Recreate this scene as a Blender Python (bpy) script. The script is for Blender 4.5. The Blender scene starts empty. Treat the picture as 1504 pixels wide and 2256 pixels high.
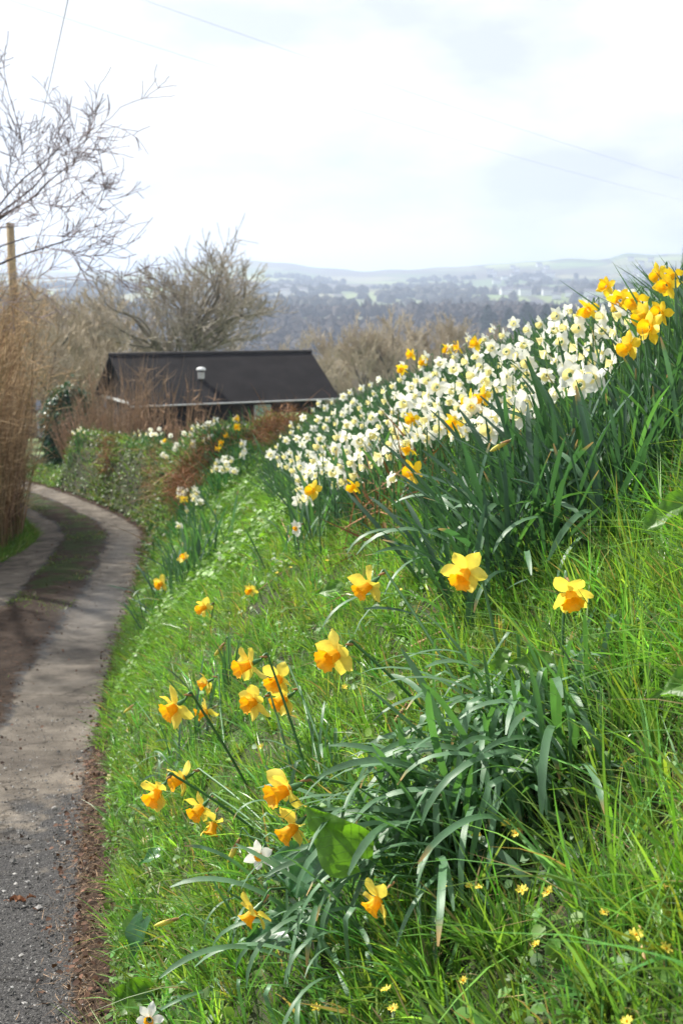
import bpy, math, random
import numpy as np
from mathutils import Vector, Matrix

rng = np.random.default_rng(7)
random.seed(7)
scn = bpy.context.scene
col = scn.collection
R = math.radians

# ------------------------------------------------------------------ camera
CAMZ, PITCH, FPX, CX, CY = 1.6, R(10.13), 2506.7, 752.0, 1128.0
cam_d = bpy.data.cameras.new('camera')
cam = bpy.data.objects.new('camera', cam_d); col.objects.link(cam)
cam.location = (0, 0, CAMZ); cam.rotation_euler = (math.pi/2 - PITCH, 0, 0)
cam_d.sensor_fit = 'VERTICAL'; cam_d.sensor_height = 36; cam_d.sensor_width = 24; cam_d.lens = 40
cam_d.clip_start = 0.05; cam_d.clip_end = 20000
cam_d.dof.use_dof = True; cam_d.dof.focus_distance = 2.5; cam_d.dof.aperture_fstop = 7.5
scn.camera = cam

# ------------------------------------------------------------------ world, sun, exposure
SUN_EL, SUN_AZ = R(43), R(-50)          # azimuth from +Y, negative = to the left
w = bpy.data.worlds.new('World'); scn.world = w; w.use_nodes = True
nt = w.node_tree; nt.nodes.clear()
out = nt.nodes.new('ShaderNodeOutputWorld'); bg = nt.nodes.new('ShaderNodeBackground')
sky = nt.nodes.new('ShaderNodeTexSky'); sky.sky_type = 'NISHITA'; sky.sun_disc = False
sky.sun_elevation = SUN_EL; sky.sun_rotation = SUN_AZ; sky.air_density = 1.0; sky.dust_density = 2.0
tc = nt.nodes.new('ShaderNodeTexCoord'); mp = nt.nodes.new('ShaderNodeMapping')
mp.inputs['Scale'].default_value = (1.0, 1.0, 2.6); mp.inputs['Location'].default_value = (0.35, 0.1, 0.2)
nz = nt.nodes.new('ShaderNodeTexNoise'); nz.inputs['Scale'].default_value = 3.6; nz.inputs['Detail'].default_value = 5; nz.inputs['Roughness'].default_value = 0.5
cr = nt.nodes.new('ShaderNodeValToRGB')
cr.color_ramp.elements[0].position = 0.40; cr.color_ramp.elements[0].color = (1, 1, 1, 1)
cr.color_ramp.elements[1].position = 0.57; cr.color_ramp.elements[1].color = (0, 0, 0, 1)
skm = nt.nodes.new('ShaderNodeVectorMath'); skm.operation = 'SCALE'; skm.inputs['Scale'].default_value = 0.05
thin = nt.nodes.new('ShaderNodeMix'); thin.data_type = 'RGBA'; thin.blend_type = 'MIX'      # veil of grey cloud over blue
thin.inputs['Factor'].default_value = 0.80; thin.inputs['B'].default_value = (0.82, 0.86, 0.94, 1)
mx = nt.nodes.new('ShaderNodeMix'); mx.data_type = 'RGBA'
mx.inputs['A'].default_value = (1.06, 1.07, 1.09, 1)
L = nt.links.new
L(tc.outputs['Generated'], mp.inputs['Vector']); L(mp.outputs['Vector'], nz.inputs['Vector']); L(nz.outputs['Fac'], cr.inputs['Fac'])
L(sky.outputs['Color'], skm.inputs[0]); L(skm.outputs['Vector'], thin.inputs['A'])
L(cr.outputs['Color'], mx.inputs['Factor']); L(thin.outputs['Result'], mx.inputs['B'])
L(mx.outputs['Result'], bg.inputs['Color']); bg.inputs['Strength'].default_value = 0.60
L(bg.outputs['Background'], out.inputs['Surface'])
sd = bpy.data.lights.new('sun', 'SUN'); sd.energy = 5.0; sd.angle = R(0.8); sd.color = (1.0, 0.95, 0.86)
so = bpy.data.objects.new('sun', sd); col.objects.link(so)
sv = Vector((math.sin(SUN_AZ)*math.cos(SUN_EL), math.cos(SUN_AZ)*math.cos(SUN_EL), math.sin(SUN_EL)))
so.rotation_euler = sv.to_track_quat('Z', 'Y').to_euler()
vs = scn.view_settings; vs.view_transform = 'Standard'; vs.look = 'None'; vs.exposure = 0.98; vs.gamma = 1.0
try: scn.cycles.use_denoising = True
except Exception: pass
scn.cycles.max_bounces = 8; scn.cycles.transparent_max_bounces = 6; scn.cycles.volume_bounces = 0

# ------------------------------------------------------------------ pixel <-> world
cp, sp = math.cos(PITCH), math.sin(PITCH)
def ray(px, py):
    xc = (np.asarray(px, float)-CX)/FPX; yc = -(np.asarray(py, float)-CY)/FPX
    return np.stack([xc, cp+yc*sp, -sp+yc*cp], -1)
def at(px, py, D):
    d = ray(px, py); return np.array([0, 0, CAMZ]) + d*(D/d[..., 1])[..., None]
def project(P):
    P = np.asarray(P, float); q = P-np.array([0, 0, CAMZ])
    f = q[..., 1]*cp - q[..., 2]*sp; u = q[..., 1]*sp + q[..., 2]*cp
    f = np.where(f < 0.05, 0.05, f)
    return CX+FPX*q[..., 0]/f, CY-FPX*u/f, f
def inpoly(x, y, poly):
    x = np.asarray(x); y = np.asarray(y); r = np.zeros(x.shape, bool); n = len(poly)
    for i in range(n):
        x1, y1 = poly[i]; x2, y2 = poly[(i+1) % n]
        c = ((y1 > y) != (y2 > y)) & (x < (x2-x1)*(y-y1)/((y2-y1) or 1e-9)+x1)
        r ^= c
    return r
def nrm(v):
    v = np.asarray(v, float); return v/np.maximum(np.linalg.norm(v, axis=-1, keepdims=True), 1e-9)
def sstep(a, b, x):
    t = np.clip((np.asarray(x, float)-a)/(b-a), 0, 1); return t*t*(3-2*t)
def wob(x, y, f=1.0, seed=0.0):
    return (np.sin(x*f*1.3+seed)+np.sin(y*f*1.1+seed*2.1+1.7)+np.sin((x+y)*f*0.83+seed*.7+.4)+np.sin((x*.6-y)*f*1.9+seed*1.3))/4

# ------------------------------------------------------------------ the lie of the land (s along the lane's right edge, u to the right of it)
ey = np.array([-4, 0, 2.93, 5.15, 9.3, 14, 21.5, 23.5, 25, 27, 29, 30.2, 30.9, 31.2, 31.3])
ex = np.array([.9, 0, -.65, -1.14, -1.84, -2.50, -3.72, -4.48, -5.25, -6.4, -7.75, -9.3, -11.0, -14, -30])
tt = np.concatenate([[0], np.cumsum(np.hypot(np.diff(ex), np.diff(ey)))])
ts = np.arange(0, tt[-1], 0.05)
EX, EY = np.interp(ts, tt, ex), np.interp(ts, tt, ey)
ker = np.hanning(61); ker /= ker.sum()
EX = np.convolve(np.pad(EX, 30, 'edge'), ker, 'valid'); EY = np.convolve(np.pad(EY, 30, 'edge'), ker, 'valid')
ES = np.concatenate([[0], np.cumsum(np.hypot(np.diff(EX), np.diff(EY)))])
TX, TY = np.gradient(EX, ES), np.gradient(EY, ES)
tl = np.hypot(TX, TY); TX /= tl; TY /= tl
SMAX = ES[-1]
def s_of_y(y): return float(np.interp(y, EY, ES))
LZ_s = [s_of_y(v) for v in (-3.9, 0, 9.3, 14, 19, 23, 27, 31)] + [SMAX]
LZ_z = [0.5, 0, -1.29, -1.88, -2.42, -2.70, -2.80, -2.85, -2.85]
def lane_z(s):
    s = np.asarray(s, float)
    return sum(np.interp(s+d, LZ_s, LZ_z) for d in (-1.2, -.6, 0, .6, 1.2))/5
S12, S17, S29, S31 = s_of_y(12.6), s_of_y(15.5), s_of_y(28.2), s_of_y(30.4)
U1, H1 = [0, .08, .25, .5, 1.0, 2.2, 2.9, 5, 8, 14], [0, .10, .40, .72, 1.14, 2.02, 2.24, 2.2, 1.2, -4]
U2, H2 = [0, .08, .35, .75, 1.1, 1.6, 2.3, 3.0, 4.6, 7, 14], [0, .10, 1.15, 1.75, 1.86, 1.95, 2.02, 1.7, -.2, -1.4, -1.6]
U3, H3 = [0, .1, 1.1, 1.6, 2.4, 3.6, 6, 14], [0, .05, .9, 1.0, .9, .0, -1.0, -1.3]
UG, HG = [0, .2, 1.2, 3, 6, 14], [0, .03, .06, -.1, -.9, -1.3]
LW = 2.40                                  # lane width
UL, HL = [-LW-8, -LW-4, -LW-1.4, -LW-.7, -LW-.25, -LW-.05, -LW], [-.6, .5, 1.25, .95, .32, .05, .0]
def Hsu(s, u):
    s = np.asarray(s, float); u = np.asarray(u, float)
    f = lambda U, H: np.interp(u, U, H)*.5 + np.interp(u-.06, U, H)*.25 + np.interp(u+.06, U, H)*.25
    a = sstep(S12, S17, s); b = sstep(S29-.5, S29+.3, s); c = sstep(S31, S31+1.2, s)
    h = f(U1, H1)*(1-a)+f(U2, H2)*a
    h = h*(1-b)+f(UG, HG)*b
    h = h*(1-c)+f(U3, H3)*c
    amp = sstep(.1, .8, u)*(.05+.05*a)
    h = h+amp*(wob(s, u*1.3, 2.2, 1)+.6*wob(s, u, 5.3, 3)) + a*(1-b)*(.16*sstep(.1, .6, u)*wob(s, u*.3, 3.4, 5)+.07*sstep(.1, .5, u)*wob(s, u, 8.0, 2))-a*(1-b)*(.25*sstep(19, 24, s)+.75*sstep(21, 28, s))*sstep(.45, 1.2, u)
    hl = np.interp(u, UL, HL)+sstep(LW, LW+.8, -u)*.10*wob(s, u, 2.1, 9)
    hm = -.0*u
    return np.where(u >= 0, h, np.where(u < -LW, hl, hm))
def su2w(s, u):
    s = np.asarray(s, float); u = np.asarray(u, float)
    x0, y0 = np.interp(s, ES, EX), np.interp(s, ES, EY); tx, ty = np.interp(s, ES, TX), np.interp(s, ES, TY)
    return np.stack([x0+ty*u, y0-tx*u, lane_z(s)+Hsu(s, u)], -1)
def w2su(x, y):
    x = np.ravel(np.asarray(x, float)); y = np.ravel(np.asarray(y, float)); k = slice(None, None, 3)
    ax, ay = EX[k], EY[k]; S = np.empty(x.size); U = np.empty(x.size)
    for i in range(0, x.size, 20000):
        xx, yy = x[i:i+20000], y[i:i+20000]
        j = np.argmin((xx[:, None]-ax)**2+(yy[:, None]-ay)**2, 1)*3
        j = np.minimum(j, len(EX)-1)
        dx, dy = xx-EX[j], yy-EY[j]
        S[i:i+20000] = ES[j]+dx*TX[j]+dy*TY[j]; U[i:i+20000] = dx*TY[j]-dy*TX[j]
    return S, U
gx, gy = np.arange(-16, 9, .1), np.arange(0, 42, .1)
_X, _Y = np.meshgrid(gx, gy, indexing='ij'); _S, _U = w2su(_X, _Y)
GZ = (lane_z(_S)+Hsu(_S, _U)).reshape(_X.shape)
def gz(x, y):
    fx = np.clip((np.asarray(x, float)-gx[0])/.1, 0, len(gx)-1.001); fy = np.clip((np.asarray(y, float)-gy[0])/.1, 0, len(gy)-1.001)
    i, j = fx.astype(int), fy.astype(int); a, b = fx-i, fy-j
    return GZ[i, j]*(1-a)*(1-b)+GZ[i+1, j]*a*(1-b)+GZ[i, j+1]*(1-a)*b+GZ[i+1, j+1]*a*b
_D = np.concatenate([np.arange(.8, 8, .01), np.arange(8, 41, .04)])
def hit(px, py, h=0.0, dmin=.8):
    """where the sight line through a pixel meets the ground raised by h (None if it misses)"""
    d = ray(px, py); P = np.array([0, 0, CAMZ])+d*(_D/d[1])[:, None]
    below = (P[:, 2] < gz(P[:, 0], P[:, 1])+h) & (_D > dmin)
    if not below.any(): return None
    return P[np.argmax(below)]
def ground(p): return np.array([p[0], p[1], float(gz(p[0], p[1]))])

# ------------------------------------------------------------------ mesh helpers
def mesh_np(name, V, F, mat=None, colr=None, smooth=True, attrs=None):
    V = np.asarray(V, np.float32).reshape(-1, 3); F = np.asarray(F, np.int32)
    me = bpy.data.meshes.new(name); k = F.shape[1]
    me.vertices.add(len(V)); me.vertices.foreach_set('co', V.ravel())
    me.loops.add(F.size); me.loops.foreach_set('vertex_index', F.ravel())
    me.polygons.add(len(F)); me.polygons.foreach_set('loop_start', np.arange(0, F.size, k, dtype=np.int32))
    me.polygons.foreach_set('use_smooth', np.full(len(F), smooth))
    if colr is not None:
        a = me.color_attributes.new('col', 'FLOAT_COLOR', 'POINT')
        c = np.ones((len(V), 4), np.float32); c[:, :3] = colr; a.data.foreach_set('color', c.ravel())
    for nme, val in (attrs or {}).items():
        a = me.attributes.new(nme, 'FLOAT', 'POINT'); a.data.foreach_set('value', np.asarray(val, np.float32).ravel())
    me.update(calc_edges=True)
    if mat: me.materials.append(mat)
    return me
def link(name, data, parent=None, mw=None):
    o = bpy.data.objects.new(name, data); col.objects.link(o)
    if parent is not None: o.parent = parent
    if mw is not None: o.matrix_basis = mw
    return o
def tag(o, label=None, cat=None, group=None, kind=None):
    if label: o['label'] = label
    if cat: o['category'] = cat
    if group: o['group'] = group
    if kind: o['kind'] = kind
    return o
def thing(name, label, cat, loc=(0, 0, 0), group=None, rotz=0):
    e = bpy.data.objects.new(name, None); col.objects.link(e); e.location = [float(v) for v in loc]; e.rotation_euler = (0, 0, rotz)
    e.empty_display_size = .05
    return tag(e, label, cat, group)
def gridF(n, m, off=0, wrap=False):
    i, j = np.meshgrid(np.arange(n-1), np.arange(m if wrap else m-1), indexing='ij')
    a = i*m+j; b = i*m+(j+1) % m
    return (np.stack([a, b, b+m, a+m], -1).reshape(-1, 4)+off)
def tubes(P, Rr, S=3):
    P = np.asarray(P, float); Rr = np.asarray(Rr, float); N, K, _ = P.shape
    T = nrm(np.gradient(P, axis=1)); ref = np.where(np.abs(T[..., 2:3]) > .9, np.array([1., .1, 0]), np.array([.05, .1, 1.]))
    n1 = nrm(np.cross(T, ref)); n2 = np.cross(T, n1); a = np.arange(S)*2*math.pi/S
    V = P[:, :, None]+Rr[:, :, None, None]*(n1[:, :, None]*np.cos(a)[:, None]+n2[:, :, None]*np.sin(a)[:, None])
    F = gridF(K, S, 0, True); F = (F[None]+(np.arange(N)*K*S)[:, None, None]).reshape(-1, 4)
    return V.reshape(-1, 3), F
def blades(B, d, Ln, Wd, bend, K=4, side=None, tip=1.6, fold=0.0):
    """N ribbon leaves: B base, d start direction, bend = displacement of the tip; returns V (N*K*2), quads, t per vertex"""
    N = len(B); t = np.linspace(0, 1, K)
    P = B[:, None]+Ln[:, None, None]*(t[None, :, None]*d[:, None]+(t**2)[None, :, None]*bend[:, None])
    if side is None:
        a = rng.uniform(0, 2*math.pi, N); side = np.stack([np.cos(a), np.sin(a), 0*a], -1)
    side = nrm(side-(side*d).sum(-1, keepdims=True)*d)
    wp = np.clip((1-t**tip), .04, 1)*np.clip(.55+t*3, 0, 1)
    off = side[:, None]*(Wd[:, None]*wp[None]*.5)[..., None]
    V = np.stack([P-off, P+off], 2).reshape(-1, 3)
    F = gridF(K, 2); F = (F[None]+(np.arange(N)*K*2)[:, None, None]).reshape(-1, 4)
    return V, F, np.tile(np.repeat(t, 2), N)
def cat(*parts):
    Vs, Fs, o = [], [], 0
    for V, F in parts: Vs.append(np.asarray(V, float).reshape(-1, 3)); Fs.append(np.asarray(F)+o); o += len(Vs[-1])
    return np.concatenate(Vs), np.concatenate(Fs)
def boxVF(x0, x1, y0, y1, z0, z1):
    V = np.array([[x0, y0, z0], [x1, y0, z0], [x1, y1, z0], [x0, y1, z0], [x0, y0, z1], [x1, y0, z1], [x1, y1, z1], [x0, y1, z1]], float)
    return V, np.array([[3, 2, 1, 0], [4, 5, 6, 7], [0, 1, 5, 4], [1, 2, 6, 5], [2, 3, 7, 6], [3, 0, 4, 7]])

# ------------------------------------------------------------------ materials
def mat(name):
    m = bpy.data.materials.new(name); m.use_nodes = True; n = m.node_tree; n.nodes.clear()
    o = n.nodes.new('ShaderNodeOutputMaterial'); return m, n, o
def N(n, t, **kw):
    x = n.nodes.new(t)
    for k, v in kw.items():
        if k in x.inputs: x.inputs[k].default_value = v
        else: setattr(x, k, v)
    return x
def leaf_mat(name, c=None, trans=.4, rough=.45, spec=.4, tint=(1.25, 1.2, .55), var=.18, nscale=30, streak=0):
    m, n, o = mat(name); l = n.links.new
    p = N(n, 'ShaderNodeBsdfPrincipled', Roughness=rough); p.inputs['Specular IOR Level'].default_value = spec
    if c is None:
        a = N(n, 'ShaderNodeAttribute', attribute_name='col'); cs = a.outputs['Color']
    else:
        rgb = N(n, 'ShaderNodeRGB'); rgb.outputs[0].default_value = (*c, 1); cs = rgb.outputs[0]
    tcn = N(n, 'ShaderNodeTexCoord'); nzn = N(n, 'ShaderNodeTexNoise', Scale=nscale, Detail=3.0)
    if streak:
        mpn = N(n, 'ShaderNodeMapping'); mpn.inputs['Scale'].default_value = (1, 1, .04)
        l(tcn.outputs['Object'], mpn.inputs['Vector']); l(mpn.outputs[0], nzn.inputs['Vector'])
    else: l(tcn.outputs['Object'], nzn.inputs['Vector'])
    oi = N(n, 'ShaderNodeObjectInfo')
    ma = N(n, 'ShaderNodeMapRange'); ma.inputs['From Min'].default_value = .3; ma.inputs['From Max'].default_value = .7
    ma.inputs['To Min'].default_value = 1-var; ma.inputs['To Max'].default_value = 1+var
    mb = N(n, 'ShaderNodeMapRange'); mb.inputs['To Min'].default_value = 1-var*.8; mb.inputs['To Max'].default_value = 1+var*.8
    l(nzn.outputs['Fac'], ma.inputs['Value']); l(oi.outputs['Random'], mb.inputs['Value'])
    mu = N(n, 'ShaderNodeMath', operation='MULTIPLY'); l(ma.outputs[0], mu.inputs[0]); l(mb.outputs[0], mu.inputs[1])
    sc = N(n, 'ShaderNodeVectorMath', operation='SCALE'); l(cs, sc.inputs[0]); l(mu.outputs[0], sc.inputs['Scale'])
    l(sc.outputs[0], p.inputs['Base Color'])
    tm = N(n, 'ShaderNodeVectorMath', operation='MULTIPLY'); l(sc.outputs[0], tm.inputs[0]); tm.inputs[1].default_value = tint
    tr = N(n, 'ShaderNodeBsdfTranslucent'); l(tm.outputs[0], tr.inputs['Color'])
    mxs = N(n, 'ShaderNodeMixShader'); mxs.inputs[0].default_value = trans
    l(p.outputs[0], mxs.inputs[1]); l(tr.outputs[0], mxs.inputs[2]); l(mxs.outputs[0], o.inputs['Surface'])
    return m
def solid_mat(name, c, c2=None, scale=8, rough=.8, bump=0, spec=.3, detail=6, metal=0, lo=.35, hi=.65, stretch=None):
    m, n, o = mat(name); l = n.links.new
    p = N(n, 'ShaderNodeBsdfPrincipled', Roughness=rough, Metallic=metal); p.inputs['Specular IOR Level'].default_value = spec
    tcn = N(n, 'ShaderNodeTexCoord'); nzn = N(n, 'ShaderNodeTexNoise', Scale=scale, Detail=detail)
    if stretch:
        mpn = N(n, 'ShaderNodeMapping'); mpn.inputs['Scale'].default_value = stretch; l(tcn.outputs['Object'], mpn.inputs[0]); l(mpn.outputs[0], nzn.inputs['Vector'])
    else: l(tcn.outputs['Object'], nzn.inputs['Vector'])
    r = N(n, 'ShaderNodeValToRGB'); r.color_ramp.elements[0].position = lo; r.color_ramp.elements[1].position = hi
    r.color_ramp.elements[0].color = (*c, 1); r.color_ramp.elements[1].color = (*(c2 or c), 1)
    l(nzn.outputs['Fac'], r.inputs[0]); l(r.outputs[0], p.inputs['Base Color'])
    if bump:
        b = N(n, 'ShaderNodeBump', Strength=bump, Distance=.02); l(nzn.outputs['Fac'], b.inputs['Height']); l(b.outputs[0], p.inputs['Normal'])
    l(p.outputs[0], o.inputs['Surface']); return m
M = {}
M['grass'] = leaf_mat('grass_blade', None, trans=.45, rough=.38, spec=.55, var=.15, nscale=9)
M['cover'] = leaf_mat('weed_leaf', None, trans=.38, rough=.5, spec=.35, var=.15)
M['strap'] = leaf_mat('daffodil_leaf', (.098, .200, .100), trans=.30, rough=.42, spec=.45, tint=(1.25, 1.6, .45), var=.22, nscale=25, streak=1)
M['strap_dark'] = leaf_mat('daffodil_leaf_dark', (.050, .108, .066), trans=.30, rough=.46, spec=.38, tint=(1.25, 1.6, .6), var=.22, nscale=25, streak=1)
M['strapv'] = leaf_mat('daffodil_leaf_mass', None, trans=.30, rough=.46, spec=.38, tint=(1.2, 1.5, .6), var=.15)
M['stem'] = leaf_mat('flower_stem', (.07, .17, .06), trans=.12, rough=.4, spec=.4, var=.12)
M['ypet'] = leaf_mat('yellow_petal', (.92, .77, .14), trans=.42, rough=.5, spec=.25, tint=(1.1, 1.1, .7), var=.10, nscale=60)
M['ycup'] = leaf_mat('orange_cup', (.94, .48, .018), trans=.40, rough=.5, spec=.25, tint=(1.1, 1.0, .4), var=.12, nscale=80)
M['gpet'] = leaf_mat('golden_petal', (.93, .70, .06), trans=.42, rough=.5, spec=.25, tint=(1.1, 1.05, .4), var=.10, nscale=60)
M['gcup'] = leaf_mat('golden_cup', (.93, .57, .02), trans=.40, rough=.5, spec=.25, tint=(1.1, 1.0, .4), var=.12, nscale=80)
M['wpet'] = leaf_mat('white_petal', (.90, .90, .86), trans=.42, rough=.5, spec=.25, tint=(1.05, 1.05, .95), var=.06, nscale=60)
M['wcup'] = leaf_mat('pale_yellow_cup', (.90, .83, .45), trans=.42, rough=.5, spec=.25, tint=(1.1, 1.05, .7), var=.10, nscale=60)
M['spathe'] = leaf_mat('papery_spathe', (.42, .25, .12), trans=.35, rough=.6, spec=.2, tint=(1.1, 1, .8), var=.2)
M['bud'] = leaf_mat('bud_yellow_green', (.62, .55, .10), trans=.25, rough=.5, spec=.3, var=.15)
M['arum_dark'] = leaf_mat('arum_dark', (.05, .135, .06), trans=.40, rough=.33, spec=.5, tint=(2.0, 2.6, .35), var=.25, nscale=40)
M['arum_lime'] = leaf_mat('arum_lime', (.10, .22, .032), trans=.55, rough=.4, spec=.4, tint=(1.5, 1.6, .4), var=.22, nscale=45)
def ribs(m_):
    n = m_.node_tree; l = n.links.new; p = [x for x in n.nodes if x.type == 'BSDF_PRINCIPLED'][0]; tr_ = [x for x in n.nodes if x.type == 'BSDF_TRANSLUCENT'][0]
    at_ = N(n, 'ShaderNodeAttribute', attribute_name='tip'); ac = N(n, 'ShaderNodeAttribute', attribute_name='acr'); oi = N(n, 'ShaderNodeObjectInfo')
    mr = N(n, 'ShaderNodeMapRange'); mr.inputs['From Min'].default_value = .90; mr.inputs['From Max'].default_value = .97; l(at_.outputs['Fac'], mr.inputs['Value'])
    gt = N(n, 'ShaderNodeMath', operation='GREATER_THAN'); l(oi.outputs['Random'], gt.inputs[0]); gt.inputs[1].default_value = .86
    mu = N(n, 'ShaderNodeMath', operation='MULTIPLY'); l(mr.outputs[0], mu.inputs[0]); l(gt.outputs[0], mu.inputs[1])
    for sock in (p.inputs['Base Color'], tr_.inputs['Color']):
        src = sock.links[0].from_socket; mi = N(n, 'ShaderNodeMix', data_type='RGBA'); mi.inputs['B'].default_value = (.40, .27, .10, 1); l(mu.outputs[0], mi.inputs['Factor']); l(src, mi.inputs['A']); l(mi.outputs['Result'], sock)
    sn = N(n, 'ShaderNodeMath', operation='SINE'); m2 = N(n, 'ShaderNodeMath', operation='MULTIPLY'); l(ac.outputs['Fac'], m2.inputs[0]); m2.inputs[1].default_value = 19.0; l(m2.outputs[0], sn.inputs[0])
    b_ = N(n, 'ShaderNodeBump', Strength=.16, Distance=.0008); l(sn.outputs[0], b_.inputs['Height']); l(b_.outputs[0], p.inputs['Normal'])
ribs(M['strap']); ribs(M['strap_dark'])
def veins(m_):
    n = m_.node_tree; l = n.links.new; p = [x for x in n.nodes if x.type == 'BSDF_PRINCIPLED'][0]; tr_ = [x for x in n.nodes if x.type == 'BSDF_TRANSLUCENT'][0]
    tcn = N(n, 'ShaderNodeTexCoord'); sx = N(n, 'ShaderNodeSeparateXYZ'); l(tcn.outputs['Object'], sx.inputs[0])
    def mt_(op, a, b=None):
        x = N(n, 'ShaderNodeMath', operation=op)
        for k, v in enumerate((a, b)):
            if v is None: continue
            if isinstance(v, (int, float)): x.inputs[k].default_value = v
            else: l(v, x.inputs[k])
        return x.outputs[0]
    nz_ = N(n, 'ShaderNodeTexNoise', Scale=40.0); l(tcn.outputs['Object'], nz_.inputs['Vector'])
    ay = mt_('ABSOLUTE', sx.outputs[1]); q = mt_('ADD', mt_('SUBTRACT', sx.outputs[0], mt_('MULTIPLY', ay, .85)), mt_('MULTIPLY', nz_.outputs['Fac'], .012))
    f = mt_('PINGPONG', mt_('MULTIPLY', q, 52.0), .5); v1 = mt_('LESS_THAN', f, .055); v2 = mt_('LESS_THAN', ay, .0017); vv = mt_('MAXIMUM', v1, v2)
    for sock, dark in ((p.inputs['Base Color'], 1.5), (tr_.inputs['Color'], .42)):
        src = sock.links[0].from_socket; s2 = N(n, 'ShaderNodeVectorMath', operation='SCALE'); l(src, s2.inputs[0]); s2.inputs['Scale'].default_value = dark
        mi = N(n, 'ShaderNodeMix', data_type='RGBA'); l(vv, mi.inputs['Factor']); l(src, mi.inputs['A']); l(s2.outputs[0], mi.inputs['B']); l(mi.outputs['Result'], sock)
    b_ = N(n, 'ShaderNodeBump', Strength=.5, Distance=.002); b_.invert = True; l(mt_('MINIMUM', f, .2), b_.inputs['Height']); l(b_.outputs[0], p.inputs['Normal'])
veins(M['arum_dark']); veins(M['arum_lime'])
M['dead'] = solid_mat('dead_stalk', (.24, .12, .055), (.50, .33, .18), 40, .8, .3)
M['twig'] = solid_mat('bare_twig', (.27, .23, .18), (.42, .37, .30), 6, .85)
M['bark'] = solid_mat('tree_bark', (.10, .085, .065), (.24, .21, .16), 7, .9, .6, stretch=(1, 1, .25))
M['dbark'] = solid_mat('dark_branch', (.06, .048, .05), (.15, .12, .12), 7, .9, .4)
M['dtwig'] = solid_mat('dark_twig', (.20, .16, .165), (.34, .28, .28), 6, .9)
M['pale_twig'] = solid_mat('pale_twig', (.34, .28, .20), (.50, .43, .32), .6, .9)
M['hedge_twig'] = leaf_mat('hedge_twig', None, trans=.1, rough=.8, spec=.2, tint=(1.1, 1, .8), var=.2, nscale=3)
M['laurel'] = leaf_mat('laurel_leaf', (.022, .068, .030), trans=.18, rough=.38, spec=.35, tint=(1.5, 2, .5), var=.3)
M['pole'] = solid_mat('pole_wood', (.22, .16, .09), (.36, .28, .17), 9, .85, .3, stretch=(1, 1, .1))
M['wire'] = solid_mat('wire', (.55, .57, .62), None, 5, .5)
M['roof'] = solid_mat('roof_felt', (.008, .0068, .0075), (.015, .013, .014), 1.6, .85, .15, spec=.12)
M['ridge'] = solid_mat('ridge_cap', (.030, .027, .028), (.05, .045, .045), 5, .75)
M['gable'] = solid_mat('gable_boards', (.030, .017, .013), (.055, .032, .025), 3, .8, stretch=(1, 1, .2))
M['hutwall'] = solid_mat('hut_wall', (.007, .006, .006), (.016, .013, .012), 4, .8)
M['panel'] = solid_mat('hut_panel', (.03, .026, .02), (.05, .045, .035), 4, .8)
M['white'] = solid_mat('white_paint', (.70, .71, .70), (.80, .80, .79), 6, .5)
M['metal'] = solid_mat('vent_metal', (.45, .45, .44), (.6, .6, .58), 20, .4, metal=.4)
M['black'] = solid_mat('black_plastic', (.012, .012, .012), (.02, .02, .02), 6, .5)
M['stone'] = solid_mat('small_stone', (.20, .19, .18), (.42, .40, .38), 9, .85, .3)
M['fallen'] = solid_mat('fallen_leaf', (.17, .07, .035), (.34, .17, .09), 35, .75, .3)
M['litter'] = leaf_mat('litter', None, trans=.1, rough=.8, spec=.2, var=.2)
M['wood_far'] = leaf_mat('far_wood', None, trans=.1, rough=.9, spec=.1, var=.15, nscale=.2)
M['slate'] = solid_mat('house_roof', (.10, .10, .12), (.16, .15, .16), .3, .8)
m, n, o = mat('window_glass'); p = N(n, 'ShaderNodeBsdfPrincipled', Roughness=.06); p.inputs['Base Color'].default_value = (.30, .42, .52, 1); p.inputs['Specular IOR Level'].default_value = 1.0
p.inputs['Metallic'].default_value = .55
n.links.new(p.outputs[0], o.inputs['Surface']); M['glass'] = m

# ---- lane surface: two worn concrete wheel tracks, gritty tar, mossy dirt between
m, n, o = mat('lane_surface'); l = n.links.new; M['lane'] = m
p = N(n, 'ShaderNodeBsdfPrincipled', Roughness=.85); p.inputs['Specular IOR Level'].default_value = .15; tcn = N(n, 'ShaderNodeTexCoord'); V = tcn.outputs['Object']
def noise(sc, det=5, rough=.55):
    x = N(n, 'ShaderNodeTexNoise', Scale=sc, Detail=det, Roughness=rough); l(V, x.inputs['Vector']); return x.outputs['Fac']
def ramp(f, stops):
    x = N(n, 'ShaderNodeValToRGB'); e = x.color_ramp.elements
    while len(e) < len(stops): e.new(.5)
    for k, (q, c) in enumerate(stops): e[k].position = q; e[k].color = (*c, 1) if len(c) == 3 else c
    l(f, x.inputs[0]); return x.outputs[0]
def mixc(f, a, b):
    x = N(n, 'ShaderNodeMix', data_type='RGBA'); l(f, x.inputs['Factor']); l(a, x.inputs['A']); l(b, x.inputs['B']); return x.outputs['Result']
def attr(nm): return N(n, 'ShaderNodeAttribute', attribute_name=nm).outputs['Fac']
def math2(op, a, b, clamp=False):
    x = N(n, 'ShaderNodeMath', operation=op, use_clamp=clamp)
    for k, v in enumerate((a, b)):
        if isinstance(v, (int, float)): x.inputs[k].default_value = v
        else: l(v, x.inputs[k])
    return x.outputs[0]
grit = noise(170, 3, .7); med = noise(9, 6, .6); big = noise(1.3, 5, .6)
tar = ramp(grit, [(.28, (.008, .008, .010)), (.50, (.045, .044, .045)), (.72, (.15, .145, .14))])
conc0 = ramp(noise(4, 8, .68), [(.3, (.080, .070, .060)), (.5, (.145, .128, .110)), (.72, (.22, .198, .172))])
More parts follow.
